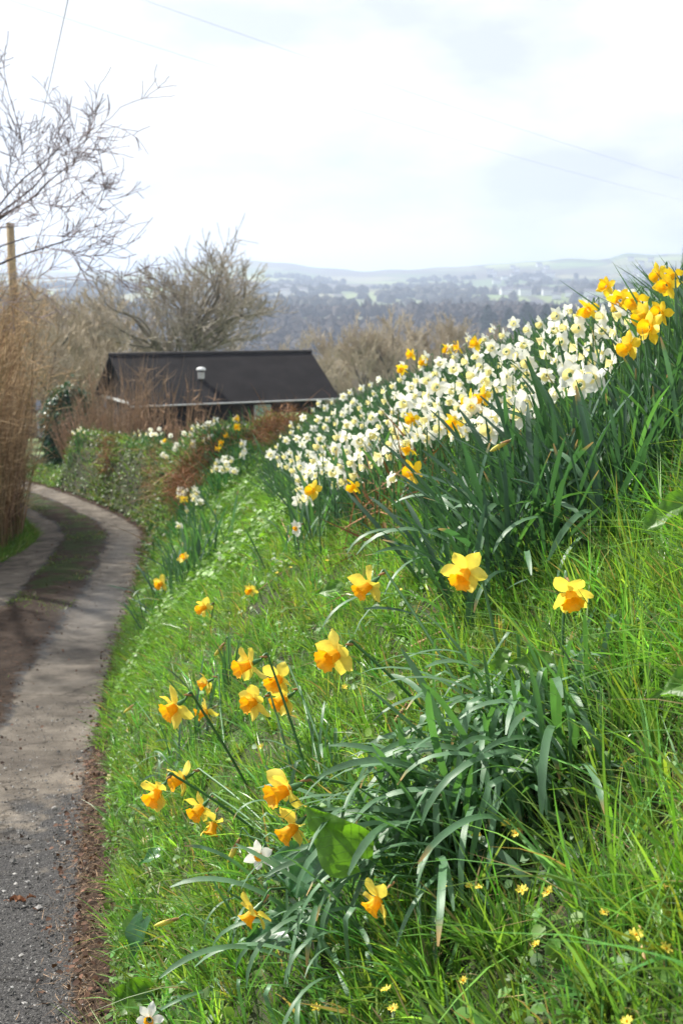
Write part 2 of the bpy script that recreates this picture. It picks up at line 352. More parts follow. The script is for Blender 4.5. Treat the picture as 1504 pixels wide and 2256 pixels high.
concg = ramp(grit, [(.3, (.55, .55, .55)), (.6, (1.1, 1.1, 1.1))])
x = N(n, 'ShaderNodeMix', data_type='RGBA', blend_type='MULTIPLY'); x.inputs['Factor'].default_value = .8; l(conc0, x.inputs['A']); l(concg, x.inputs['B']); conc = x.outputs['Result']
dirt = ramp(noise(28, 6, .7), [(.3, (.010, .0065, .004)), (.55, (.036, .022, .014)), (.75, (.085, .052, .034))])
moss = ramp(noise(60, 4, .7), [(.3, (.008, .013, .003)), (.6, (.030, .048, .008)), (.8, (.07, .088, .018))])
def edge(a, lo, hi): return ramp(math2('ADD', math2('ADD', a, math2('MULTIPLY', math2('SUBTRACT', med, .5), .9)), math2('MULTIPLY', math2('SUBTRACT', noise(2.6, 6, .65), .5), 1.0)), [(lo, (0, 0, 0)), (hi, (1, 1, 1))])
x = N(n, 'ShaderNodeMix', data_type='RGBA', blend_type='MULTIPLY'); x.inputs['Factor'].default_value = 1.0; l(conc, x.inputs['A']); l(ramp(big, [(.32, (.52, .50, .49)), (.5, (.95, .93, .90)), (.65, (1.2, 1.17, 1.12))]), x.inputs['B']); conc = x.outputs['Result']
c1 = mixc(edge(attr('conc'), .38, .62), tar, conc)
c2 = mixc(edge(attr('dirt'), .42, .60), c1, dirt)
c3 = mixc(edge(math2('MULTIPLY', attr('moss'), ramp(noise(2.2, 4, .6), [(.35, (.2, .2, .2)), (.6, (1.1, 1.1, 1.1))])), .42, .6), c2, moss)
vor = N(n, 'ShaderNodeTexVoronoi', feature='DISTANCE_TO_EDGE', Scale=.9)
wv = N(n, 'ShaderNodeVectorMath', operation='ADD'); nn = N(n, 'ShaderNodeTexNoise', Scale=5.0, Detail=5.0); l(V, nn.inputs['Vector'])
sc_ = N(n, 'ShaderNodeVectorMath', operation='SCALE'); sc_.inputs['Scale'].default_value = .45; l(nn.outputs['Color'], sc_.inputs[0]); l(V, wv.inputs[0]); l(sc_.outputs[0], wv.inputs[1]); l(wv.outputs[0], vor.inputs['Vector'])
crack = ramp(vor.outputs['Distance'], [(.002, (.28, .26, .24)), (.014, (1, 1, 1))])
x = N(n, 'ShaderNodeMix', data_type='RGBA', blend_type='MULTIPLY'); x.inputs['Factor'].default_value = .8; l(c3, x.inputs['A']); l(crack, x.inputs['B'])
wetf = attr('wet')
dk = mixc(math2('MULTIPLY', wetf, .55), x.outputs['Result'], ramp(grit, [(.3, (.02, .02, .022)), (.7, (.07, .068, .068))]))
l(dk, p.inputs['Base Color'])
l(math2('SUBTRACT', .88, math2('MULTIPLY', wetf, .55)), p.inputs['Roughness'])
b1 = N(n, 'ShaderNodeBump', Strength=.9, Distance=.006); l(grit, b1.inputs['Height'])
b2 = N(n, 'ShaderNodeBump', Strength=.5, Distance=.03); l(med, b2.inputs['Height']); l(b1.outputs[0], b2.inputs['Normal'])
l(b2.outputs[0], p.inputs['Normal']); l(p.outputs[0], o.inputs['Surface'])

# ---- earth of the banks
m, n, o = mat('bank_earth'); l = n.links.new; M['earth'] = m
p = N(n, 'ShaderNodeBsdfPrincipled', Roughness=.95); tcn = N(n, 'ShaderNodeTexCoord'); V = tcn.outputs['Object']
a = ramp(noise(22, 6, .7), [(.3, (.010, .012, .005)), (.52, (.032, .036, .013)), (.75, (.085, .075, .035))])
b = ramp(noise(30, 6, .7), [(.3, (.020, .030, .008)), (.6, (.06, .085, .02)), (.8, (.13, .13, .05))])
l(mixc(ramp(noise(1.7, 4), [(.4, (0, 0, 0)), (.6, (1, 1, 1))]), a, b), p.inputs['Base Color'])
bb = N(n, 'ShaderNodeBump', Strength=.8, Distance=.03); l(noise(40, 6, .7), bb.inputs['Height']); l(bb.outputs[0], p.inputs['Normal']); l(p.outputs[0], o.inputs['Surface'])

# ---- far country: a patchwork of fields
m, n, o = mat('country_fields'); l = n.links.new; M['fields'] = m
p = N(n, 'ShaderNodeBsdfPrincipled', Roughness=.95); tcn = N(n, 'ShaderNodeTexCoord'); V = tcn.outputs['Object']
vo = N(n, 'ShaderNodeTexVoronoi', Scale=.0065); l(V, vo.inputs['Vector'])
sx = N(n, 'ShaderNodeSeparateColor'); l(vo.outputs['Color'], sx.inputs[0])
fld = ramp(sx.outputs[0], [(0, (.08, .13, .035)), (.3, (.15, .22, .055)), (.5, (.20, .17, .10)), (.7, (.09, .14, .045)), (.9, (.24, .28, .08))])
vd = N(n, 'ShaderNodeTexVoronoi', feature='DISTANCE_TO_EDGE', Scale=.0065); l(V, vd.inputs['Vector'])
hg = ramp(vd.outputs['Distance'], [(.03, (1, 1, 1)), (.06, (0, 0, 0))])
hc = ramp(noise(.05, 4), [(.3, (.03, .035, .02)), (.7, (.07, .06, .04))])
rough_ = ramp(noise(.0022, 3), [(.50, (0, 0, 0)), (.60, (1, 1, 1))])
wd = ramp(noise(.03, 6, .7), [(.3, (.045, .04, .03)), (.7, (.10, .085, .06))])
l(mixc(rough_, mixc(hg, fld, hc), wd), p.inputs['Base Color']); l(p.outputs[0], o.inputs['Surface'])

# ================================================================== THE SETTING
# lane ribbon
sv_ = np.concatenate([np.arange(s_of_y(-1.5), s_of_y(12), .04), np.arange(s_of_y(12), SMAX-.2, .12)])
uv_ = np.concatenate([np.linspace(-LW-.12, -.25, 64), np.linspace(-.22, .12, 16)])
SS, UU = np.meshgrid(sv_, uv_, indexing='ij')
x0, y0 = np.interp(SS, ES, EX), np.interp(SS, ES, EY); tx, ty = np.interp(SS, ES, TX), np.interp(SS, ES, TY)
bump_ = .008*wob(SS, UU, 6, 2)+.004*wob(SS, UU, 17, 4)
UW = UU+.07*wob(SS, UU*.5, 2.3, 4)+.035*wob(SS, UU, 7.0, 1)
trackR = np.exp(-((UW+.40)/.34)**4); trackL = np.exp(-((UW+1.86)/.36)**4)
midz = np.exp(-((UW+1.12)/.42)**4)
zz = lane_z(SS)+bump_-.012*trackR-.012*trackL+.03*midz+.02*sstep(-.16, .05, UU)
Vv = np.stack([x0+ty*UU, y0-tx*UU, zz], -1).reshape(-1, 3)
YY = np.interp(SS, ES, EY)
conc = np.maximum(trackR*(.55+.45*sstep(3.6, 5.5, YY)), trackL)
conc = conc*sstep(1.6, 6.6, YY+.8*(UU+1.2)*-1)
dirt = np.maximum.reduce([sstep(-.19, -.04, UU), midz*sstep(4.0, 6.5, YY+.7*wob(SS, UU, 1.2, 8)), sstep(LW-.15, LW, -UU),
                          .75*sstep(-.6, -.05, UU)*sstep(6.5, 4.6, YY)*0])
moss = midz*sstep(11, 16, YY)*(.75+.25*wob(SS, UU, .9, 3))
wet = np.exp(-((YY-12.5)/2.6)**2)*np.exp(-((UU+.45)/.35)**2)*.9+np.exp(-((YY-19)/3)**2)*np.exp(-((UU+.42)/.3)**2)*.6
lane = link('lane', mesh_np('lane', Vv, gridF(len(sv_), len(uv_)), M['lane'], attrs={'conc': conc, 'dirt': dirt, 'moss': moss, 'wet': wet}))
tag(lane, 'narrow sunken lane with two worn concrete wheel tracks', kind='structure')
# the bank on the right and the verge on the left
def ground_strip(name, svals, uvals, label):
    SS, UU = np.meshgrid(svals, uvals, indexing='ij')
    P = su2w(SS, UU); P[..., 2] -= .0
    o = link(name, mesh_np(name, P.reshape(-1, 3), gridF(len(svals), len(uvals)), M['earth'])); return tag(o, label, kind='structure')
sb = np.concatenate([np.arange(s_of_y(-1.5), s_of_y(13), .07), np.arange(s_of_y(13), SMAX-3, .12)])
ground_strip('bank', sb, np.concatenate([np.arange(.02, 3.2, .06), np.arange(3.2, 14.1, .4)]), 'steep grassy bank rising to the right of the lane')
ground_strip('verge', np.arange(s_of_y(-1.5), SMAX-14, .2), np.concatenate([np.arange(-LW-8, -LW-1.5, .5), np.arange(-LW-1.5, -LW-.01, .08)]), 'low earth verge under the hedge left of the lane')
# the country beyond, one sheet to the horizon
CREST = np.array([[-400, 612], [150, 611], [300, 604], [430, 588], [500, 582], [570, 583], [660, 592], [740, 602], [800, 605], [900, 603], [1000, 597], [1080, 590], [1230, 584], [1335, 581], [1372, 571], [1420, 572], [1504, 576], [1900, 585]])
def country_z(x, y):
    r = np.hypot(x, y); phi = np.arctan2(x, np.where(np.abs(y) < 1e-6, 1e-6, y))
    px = CX+FPX*np.tan(np.clip(phi, -.6, .6))/cp
    zc = 1.6+3000*(686-np.interp(px, CREST[:, 0], CREST[:, 1]))/FPX
    zc = zc+4*wob(phi*40, phi*13, 3.0, 2)
    z = np.interp(r, [0, 48, 75, 150, 350, 450, 700, 900, 1250, 1600], [-4.4, -4.4, -6.5, -16, -52, -56, -26, -7, 4, 24])
    q = np.clip((r-1600)/1400, 0, 1); q = q*q*(1.6-.6*q)
    z = np.where(r > 1600, 24+(zc-24)*q, z)
    z = np.where(r > 3000, zc-(r-3000)*.06, z)
    amp = sstep(60, 900, r)*9
    return z+amp*wob(x*.004, y*.004, 1.6, 3)*sstep(3000, 1900, r)+sstep(300, 800, r)*4*wob(x*.01, y*.01, 1.5, 6)*sstep(3000, 2200, r)
ph = np.concatenate([np.linspace(-math.pi, -.55, 60, endpoint=False), np.linspace(-.55, .55, 220, endpoint=False), np.linspace(.55, math.pi, 60)])
rr = np.concatenate([[.01], np.geomspace(6, 400, 50), np.linspace(420, 3300, 130), np.geomspace(3400, 4600, 8)])
RR, PP = np.meshgrid(rr, ph, indexing='ij'); Xc, Yc = RR*np.sin(PP), RR*np.cos(PP)
land = link('ground', mesh_np('ground', np.stack([Xc, Yc, country_z(Xc, Yc)], -1).reshape(-1, 3), gridF(len(rr), len(ph)), M['fields']))
tag(land, 'wide valley of fields rising to hazy hills on the skyline', kind='structure')

# ================================================================== HUT
A = at(298, 884, 40.0); th = R(25); Lh, Wh = 7.5, 5.0
hut = thing('wooden_hut', 'low dark hut with black felt roof below the bank beyond the lane', 'hut', (A[0], A[1], -4.4), rotz=th)
ez, rz, g0 = A[2]+4.4, A[2]+4.4+1.50, 0.0          # eave and ridge above the hut's own base
V, F = boxVF(.15, Lh-.15, .2, Wh-.2, 0, ez-.04)
link('wall', mesh_np('hut_wall', V, F, M['hutwall'], smooth=False), hut)
for xx in (.15, Lh-.15):
    s_ = -1 if xx < 1 else 1
    nb = 12
    for k in range(nb):                               # gable boards
        ya, yb = .25+(Wh-.5)*k/nb+.01, .25+(Wh-.5)*(k+1)/nb-.01
        zt = lambda y: ez-.04+(rz-ez)*(1-abs(y-Wh/2)/(Wh/2))-.06
        x1, x2 = xx, xx+s_*(.03+.006*(k % 2))
        ym = (ya+yb)/2
        V = [[x1, ya, ez-.1], [x1, yb, ez-.1], [x1, yb, zt(yb)], [x1, ya, zt(ya)], [x2, ya, ez-.1], [x2, yb, ez-.1], [x2, yb, zt(yb)], [x2, ya, zt(ya)]]
        link('gable_board', mesh_np('gable_board', V, [[0, 1, 2, 3], [7, 6, 5, 4], [0, 4, 5, 1], [2, 6, 7, 3], [1, 5, 6, 2], [3, 7, 4, 0]], M['gable'], smooth=False), hut)
for s_ in (0, 1):                                     # two roof slopes, thin slabs
    ya, yb = (-.25, Wh/2) if s_ == 0 else (Wh+.25, Wh/2)
    za = ez-(rz-ez)*.25/(Wh/2)
    nx, ny = 16, 8; xs = np.linspace(-.25, Lh+.3, nx); q = np.linspace(0, 1, ny)
    XX, QQ = np.meshgrid(xs, q, indexing='ij')
    top = np.stack([XX, ya+(yb-ya)*QQ, za+(rz-za)*QQ+.035+.012*wob(XX, QQ*3, 2.3, 1)*(1-QQ)], -1).reshape(-1, 3)
    bot = top-np.array([0, 0, .07]); V, F = cat((top, gridF(nx, ny)), (bot, gridF(nx, ny)[:, ::-1]))
    n_ = nx*ny; rim = [i*ny for i in range(nx)]+[(nx-1)*ny+j for j in range(1, ny)]+[i*ny+ny-1 for i in range(nx-2, -1, -1)]+[j for j in range(ny-2, 0, -1)]
    F = np.concatenate([F, [[rim[k], rim[(k+1) % len(rim)], rim[(k+1) % len(rim)]+n_, rim[k]+n_] for k in range(len(rim))]])
    ro = link('roof', mesh_np('hut_roof', V, F, M['roof'], smooth=False), hut)
    if s_ == 0: roof_front = ro
V, F = tubes([[[-.28, Wh/2, rz+.035], [Lh/2, Wh/2, rz+.045], [Lh+.33, Wh/2, rz+.035]]], [[.07]*3], 8); link('ridge_cap', mesh_np('ridge_cap', V, F, M['ridge']), roof_front)
V, F = tubes([[[-.27, -.30, ez-.17], [Lh*.4, -.30, ez-.16], [Lh+.3, -.30, ez-.15]]], [[.032]*3], 8); link('gutter', mesh_np('gutter', V, F, M['metal']), hut)
V, F = boxVF(.04, .105, -.28, Wh+.25, ez-.20, ez-.11); link('trim_board', mesh_np('trim_board', V, F, M['white'], smooth=False), hut)
V, F = tubes([[[.06, -.28, ez-.2], [.08, .05, ez-.5], [.09, .12, .3]]], [[.035]*3], 6); link('downpipe', mesh_np('downpipe', V, F, M['white']), hut)
V, F = boxVF(3.65, 4.15, .14, .20, .2, ez-.25); link('door', mesh_np('hut_door', V, F, M['panel'], smooth=False), hut)
V, F = boxVF(4.50, 5.15, .12, .21, 1.95, ez-.30); wn = link('window', mesh_np('hut_window', V, F, M['white'], smooth=False), hut)
for xa, xb in ((4.54, 4.81), (4.84, 5.11)):
    V, F = boxVF(xa, xb, .105, .118, 1.99, ez-.34); link('pane', mesh_np('pane', V, F, M['glass'], smooth=False), wn)
vx, vy = 2.75, .95; vz = ez-.17+(rz-ez)*(vy+.25)/(Wh/2)
vent = link('roof_vent', mesh_np('roof_vent', *tubes([[[vx, vy, vz-.1], [vx, vy, vz+.42]]], [[.11, .11]], 12), M['black']), hut)
link('collar', mesh_np('collar', *tubes([[[vx, vy, vz+.12], [vx, vy, vz+.36]]], [[.125, .125]], 12), M['metal']), vent)
link('cap', mesh_np('cap', *tubes([[[vx, vy, vz+.42], [vx, vy, vz+.46], [vx, vy, vz+.52], [vx, vy, vz+.55]]], [[.16, .18, .12, .01]], 12), M['white']), vent)

# ================================================================== BARE TREES
def grow(levels, seed, trunkL, trunkR, spread, gnarl, up, ratio=.68, t0=.25, K=6, minr=.004, d0=(0, 0, 1), rr_=.58):
    """returns lists per level of (paths, radii)"""
    g = np.random.default_rng(seed)
    P0 = np.zeros((1, 3)); D0 = nrm(np.array([d0], float)); Ls = np.array([trunkL]); Rs = np.array([trunkR]); outp = []
    for lv, nc in enumerate(levels):
        n_ = len(P0); pts = [P0]; d = D0.copy(); seg = (Ls/(K-1))[:, None]
        for k in range(K-1):
            d = nrm(d+g.normal(0, gnarl*(.5 if lv == 0 else 1), (n_, 3))+np.array([0, 0, up])*(.5 if lv else 0))
            pts.append(pts[-1]+d*seg)
        P = np.stack(pts, 1); f = np.linspace(0, 1, K); rad = np.maximum(Rs[:, None]*(1-f*(.55 if lv < len(levels)-1 else .85)), minr)
        outp.append((P, rad))
        if lv == len(levels)-1: break
        m_ = nc; tpar = np.concatenate([g.uniform(t0 if lv == 0 else .15, 1, (n_, m_-1)), np.ones((n_, 1))], 1)
        idx = np.minimum((tpar*(K-1)).astype(int), K-2); fr = tpar*(K-1)-idx; ar = np.arange(n_)[:, None]
        B = P[ar, idx]*(1-fr[..., None])+P[ar, idx+1]*fr[..., None]; T = nrm(P[ar, idx+1]-P[ar, idx])
        rv = g.normal(0, 1, (n_, m_, 3)); rv = nrm(rv-(rv*T).sum(-1, keepdims=True)*T)
        an = g.uniform(spread[0], spread[1], (n_, m_, 1)); an[:, -1] *= .45
        nd = nrm(T*np.cos(an)+rv*np.sin(an)+np.array([0, 0, up]))
        L2 = (Ls[:, None]*ratio*g.uniform(.65, 1.15, (n_, m_)))*(1-.3*(tpar-.3)); R2 = np.maximum(Rs[:, None]*rr_*(1-.5*tpar)*g.uniform(.7, 1.1, (n_, m_)), minr)
        P0, D0, Ls, Rs = B.reshape(-1, 3), nd.reshape(-1, 3), L2.ravel(), R2.ravel()
    return outp
def tree_meshes(nm, outp, mb, mt, split=2):
    a = cat(*[tubes(P, r_, 7 if k == 0 else 5) for k, (P, r_) in enumerate(outp[:split])]); b = cat(*[tubes(P, r_, 3) for P, r_ in outp[split:]])
    return mesh_np(nm+'_trunk', *a, mb), mesh_np(nm+'_crown', *b, mt)
def place_tree(name, label, meshes, loc, sc, rz, group=None):
    t = thing(name, label, 'tree', loc, group, rz); mw = Matrix.Diagonal((sc[0], sc[0], sc[1], 1)) if isinstance(sc, tuple) else Matrix.Scale(sc, 4)
    link('trunk', meshes[0], t, mw); link('crown', meshes[1], t, mw); return t
def cland(px, D, py=700):
    p = at(px, py, D); return np.array([p[0], p[1], float(country_z(p[0], p[1]))])
oak = tree_meshes('oak', grow([9, 7, 6, 7, 3], 33, 2.5, .24, (.45, 1.10), .15, .09, .74, .28, 7, .0075), M['bark'], M['twig'], 3)
b_ = cland(392, 62); place_tree('oak_tree', 'spreading bare oak standing right behind the dark hut', oak, b_-np.array([0, 0, .3]), (2.55, 2.45), 2.2)
var = [tree_meshes('bare%d' % k, grow([8, 6, 6, 6, 4], 40+k, 3.0, .20, (.35, .95), .13, .16, .68, .25, 5, .0105), M['bark'], M['pale_twig'], 2) for k in range(4)]
hr = [(640, 80, .62), (600, 84, .55), (705, 92, .80), (745, 104, .95), (790, 98, .95), (835, 108, 1.05), (880, 100, 1.1), (925, 112, 1.12), (968, 104, 1.1), (1010, 116, 1.15), (1060, 110, 1.1),
      (700, 128, 1.0), (770, 135, 1.2), (860, 140, 1.25), (950, 145, 1.35), (1040, 150, 1.35), (1110, 140, 1.2), (1180, 150, 1.25), (1250, 150, 1.3)]
ORD = ['first', 'second', 'third', 'fourth', 'fifth', 'sixth', 'seventh', 'eighth', 'ninth', 'tenth', 'eleventh']
names_h = {0: 'low bare tree just right of the spreading oak', 2: 'bare grey tree rising just beyond the hut right roof edge'}
for k, (px, D, sc) in enumerate(hr):
    b_ = cland(px, D); place_tree('bare_tree', names_h.get(k, 'grey leafless tree in the %s hedgerow right of the hut, %s from it' % (('nearer', ORD[max(k-2, 0)]) if k < 11 else ('farther', ORD[k-11]))), var[k % 4], b_, (sc*2.0, sc*1.85), k*1.9, 'leafless trees in the valley hedgerow')
for k, (px, D, sc) in enumerate([(-60, 58, .95), (20, 66, 1.0), (95, 60, .95), (150, 70, 1.0), (205, 64, .95), (255, 72, 1.0), (60, 80, 1.15), (180, 85, 1.15), (120, 50, .62), (190, 52, .6)]):
    b_ = cland(px, D); place_tree('bare_tree', 'brown leafless tree in the thicket left of the hut, %s' % ['hidden behind the hedge', 'just right of the pole', 'second from the pole', 'third from the pole', 'beside the oak', 'touching the oak crown', 'tall one behind the pole', 'tall one midway to the oak', 'small one behind the evergreen bush', 'small one near the gable'][k], var[(k+1) % 4], b_, (sc*1.9, sc*1.6), k*2.3+.4, 'leafless trees left of the hut')
# tree on the left whose trunk stands outside the picture
lt = tree_meshes('left', grow([6, 6, 5, 5, 6, 4], 15, 3.6, .085, (.40, 1.10), .14, .05, .66, .30, 6, .0032, d0=(.10, 0, 1)), M['dbark'], M['dtwig'], 3)
b_ = at(-400, 1100, 16.5); b_[2] = -1.6
place_tree('bare_tree', 'dark bare tree spreading over the hedge from beyond the left edge', lt, b_, 1.7, 2.4)
# telegraph pole and wires
pt = at(22, 494, 34.0)
pole = thing('telegraph_pole', 'weathered wooden telegraph pole standing behind the tall twig hedge', 'pole', (pt[0], pt[1], -3.2))
V, F = tubes([[[0, 0, 0], [0, 0, (pt[2]+3.2)*.5], [.01, 0, pt[2]+3.2], [.01, 0, pt[2]+3.205]]], [[.15, .135, .115, .001]], 12); link('post', mesh_np('post', V, F, M['pole']), pole)
link('cap', mesh_np('pole_cap', *tubes([[[.01, 0, pt[2]+3.2], [.01, 0, pt[2]+3.23], [.01, 0, pt[2]+3.25]]], [[.125, .12, .002]], 12), M['pole']), pole)
def wire(p, q, sag, r_, label):
    t = np.linspace(0, 1, 40)[:, None]; P = p*(1-t)+q*t; P[:, 2] -= sag*4*(t*(1-t))[:, 0]
    V, F = tubes(P[None], np.full((1, 40), r_), 4); o = link('overhead_wire', mesh_np('overhead_wire', V, F, M['wire'])); tag(o, label, 'wire', 'overhead wires')
wire(pt-np.array([0, 0, .1]), at(163, -60, 9.0), .25, .004, 'overhead wire running steeply up from the telegraph pole')
wire(at(150, -60, 30.), at(1700, 450, 75.), .3, .005, 'faint overhead wire, the higher of two crossing the sky')
wire(at(-100, -40, 30.), at(1500, 440, 75.), .3, .005, 'faint overhead wire, the lower of two crossing the sky')

# ================================================================== TALL TWIG HEDGE, LEFT
g = np.random.default_rng(3); n_ = 1700
s_ = g.uniform(s_of_y(15.5), s_of_y(28.5), n_); u_ = -LW-.08-np.abs(g.normal(0, .7, n_))+.22*sstep(21, 26, s_)
B = su2w(s_, u_); hgt = g.uniform(1.6, 4.9, n_)
d = nrm(np.stack([g.normal(.0, .11, n_), g.normal(0, .16, n_), np.ones(n_)], -1)); K = 7; t = np.linspace(0, 1, K)
bend = np.stack([g.normal(.03, .10, n_), g.normal(0, .14, n_), g.normal(-.03, .05, n_)], -1)
P = B[:, None]+hgt[:, None, None]*(t[None, :, None]*d[:, None]+(t**2)[None, :, None]*bend[:, None]); P += g.normal(0, .09, P.shape)*t[None, :, None]
rad = g.uniform(.005, .020, n_)[:, None]*(1.05-t)[None]
hv, hf = tubes(P, rad, 3); hc_ = np.repeat(np.array([.38, .265, .155])*g.uniform(.55, 1.3, (n_, 1))*np.stack([np.ones(n_), g.uniform(.85, 1.1, n_), g.uniform(.75, 1.1, n_)], -1), K*3, 0)
# side twigs
m_ = 17000; pi_ = g.integers(0, n_, m_); tk = g.uniform(.25, 1, m_); kk = np.minimum((tk*(K-1)).astype(int), K-2)
B2 = P[pi_, kk]+(P[pi_, kk+1]-P[pi_, kk])*(tk*(K-1)-kk)[:, None]; d2 = nrm(g.normal(0, 1, (m_, 3))*np.array([1, 1, .6])+np.array([.1, 0, .45])); l2 = g.uniform(.2, .75, m_); t4 = np.linspace(0, 1, 4)
P2 = B2[:, None]+l2[:, None, None]*t4[None, :, None]*d2[:, None]; P2 += g.normal(0, .02, P2.shape)*t4[None, :, None]
tv, tf = tubes(P2, 0.0055*(1.1-t4)[None]*np.ones((m_, 1)), 3); tc_ = np.repeat(np.array([.50, .35, .20])*g.uniform(.6, 1.3, (m_, 1)), 12, 0)
hed = thing('twig_hedge', 'tall brown leafless twig hedge crowding the left side of the lane', 'hedge', tuple(su2w(s_of_y(20), -LW-.9)))
inv = Matrix.Translation(-hed.location)
o = link('stem', mesh_np('hedge_stems', hv, hf, M['hedge_twig'], hc_), hed, inv); o['kind'] = 'stuff'
o = link('twigs', mesh_np('hedge_twigs', tv, tf, M['hedge_twig'], tc_), hed, inv); o['kind'] = 'stuff'

# ================================================================== DAFFODILS
def petal_mesh(nm, Lp, Wp, curl, twist, mt, seed=0, nu=7, nv=5):
    g = np.random.default_rng(seed); t = np.linspace(0, 1, nu); v = np.linspace(-1, 1, nv)
    wp = Wp*.5*np.clip(.28+1.9*t-.3*t*t, 0, 1)*np.clip(1-np.clip((t-.42)/.59, 0, 1)**1.75, .0, 1)**.72+.0004
    X = np.zeros((nu, nv, 3))
    for i in range(nu):
        a = curl*t[i]; off = wp[i]*v
        X[i, :, 0] = Lp*t[i]*math.cos(a*.5)+0*v
        X[i, :, 1] = off*math.cos(twist*t[i]); X[i, :, 2] = Lp*t[i]*math.sin(a*.5)+off*math.sin(twist*t[i])+.0022*np.sin(v*2.6+seed)*t[i]-.10*np.abs(v)**1.6*wp[i]+.0016*math.sin(9*t[i]+seed)*v
    V = X.reshape(-1, 3); V[:, 0] += .006
    return V, gridF(nu, nv)
def cup_vf(Lc, r0, r1, flare, frill, nr=7, nsd=30, seed=0):
    g = np.random.default_rng(seed); t = np.linspace(0, 1, nr); a = np.arange(nsd)*2*math.pi/nsd
    rad = r0+(r1-r0)*t**.9+flare*np.clip((t-.72)/.28, 0, 1)**1.6
    wv_ = frill*(np.sin(a*9+seed)+.6*np.sin(a*14+1+seed)); q = np.clip((t-.5)/.5, 0, 1)**2
    rr2 = rad[:, None]+wv_[None]*q[:, None]+.0005*np.cos(a*6)[None]; z = Lc*t[:, None]+(.5*frill*np.sin(a*7+seed))[None]*q[:, None]
    return np.stack([rr2*np.cos(a), rr2*np.sin(a), z+0*a], -1).reshape(-1, 3), gridF(nr, nsd, 0, True)
PETY = [mesh_np('petal', *petal_mesh('p', .045, .034, c_, tw, None, k), M['ypet']) for k, (c_, tw) in enumerate([(-.15, .25), (.15, -.3), (-.35, .15), (.4, .35), (-.05, -.5), (.6, -.15), (-.55, .45), (.2, .6)])]
PETW = [mesh_np('white_petal', *petal_mesh('p', .041, .028, c_, tw, None, k+9), M['wpet']) for k, (c_, tw) in enumerate([(-.1, .15), (.1, -.2), (-.2, .1)])]
CUPY = [mesh_np('cup', *cup_vf(.037, .0095, .0155, .0070, .0019, seed=k, nsd=36), M['ycup']) for k in range(3)]
CUPO = [mesh_np('small_cup', *cup_vf(.015, .007, .0105, .002, .0009, seed=k), M['ycup']) for k in range(1)]
SPA = mesh_np('spathe', *tubes([[[0, 0, 0], [.002, 0, .012], [.004, .001, .026], [.008, .001, .042]]], [[.0038, .0055, .004, .0006]], 6), M['spathe'])
OVA = mesh_np('neck', *tubes([[[0, 0, .004], [0, 0, -.008], [0, 0, -.015], [0, 0, -.026]]], [[.0085, .0062, .0058, .0030]], 8), M['stem'])
def frame(zdir, roll=0.0, pos=(0, 0, 0), sc=1.0):
    z = Vector(zdir).normalized(); ref = Vector((0, 0, 1)) if abs(z.z) < .95 else Vector((1, 0, 0))
    x = ref.cross(z).normalized(); y = z.cross(x); m3 = Matrix((x, y, z)).transposed() @ Matrix.Rotation(roll, 3, 'Z')
    mm = m3.to_4x4()*1.0; mm = mm @ Matrix.Scale(sc, 4); mm.translation = Vector(pos); return mm
def stem_path(base, neck, fac, K=14, sag=.0):
    base, neck, fac = (np.asarray(v, float) for v in (base, neck, fac))
    hook = neck-fac*.022+np.array([0, 0, .006]); dirn = nrm(hook-base); Ln = np.linalg.norm(hook-base)
    c1 = base+dirn*Ln*.45+np.array([0, 0, .03+sag]); c2 = hook-dirn*Ln*.12
    t = np.linspace(0, 1, K-4)[:, None]; Q = (1-t)**3*base+3*(1-t)**2*t*c1+3*(1-t)*t*t*c2+t**3*hook
    t = np.linspace(0, 1, 6)[1:-1, None]; c = hook+dirn*.010
    Q2 = (1-t)**2*hook+2*(1-t)*t*c+t*t*neck
    return np.concatenate([Q, Q2[:3], neck[None]])
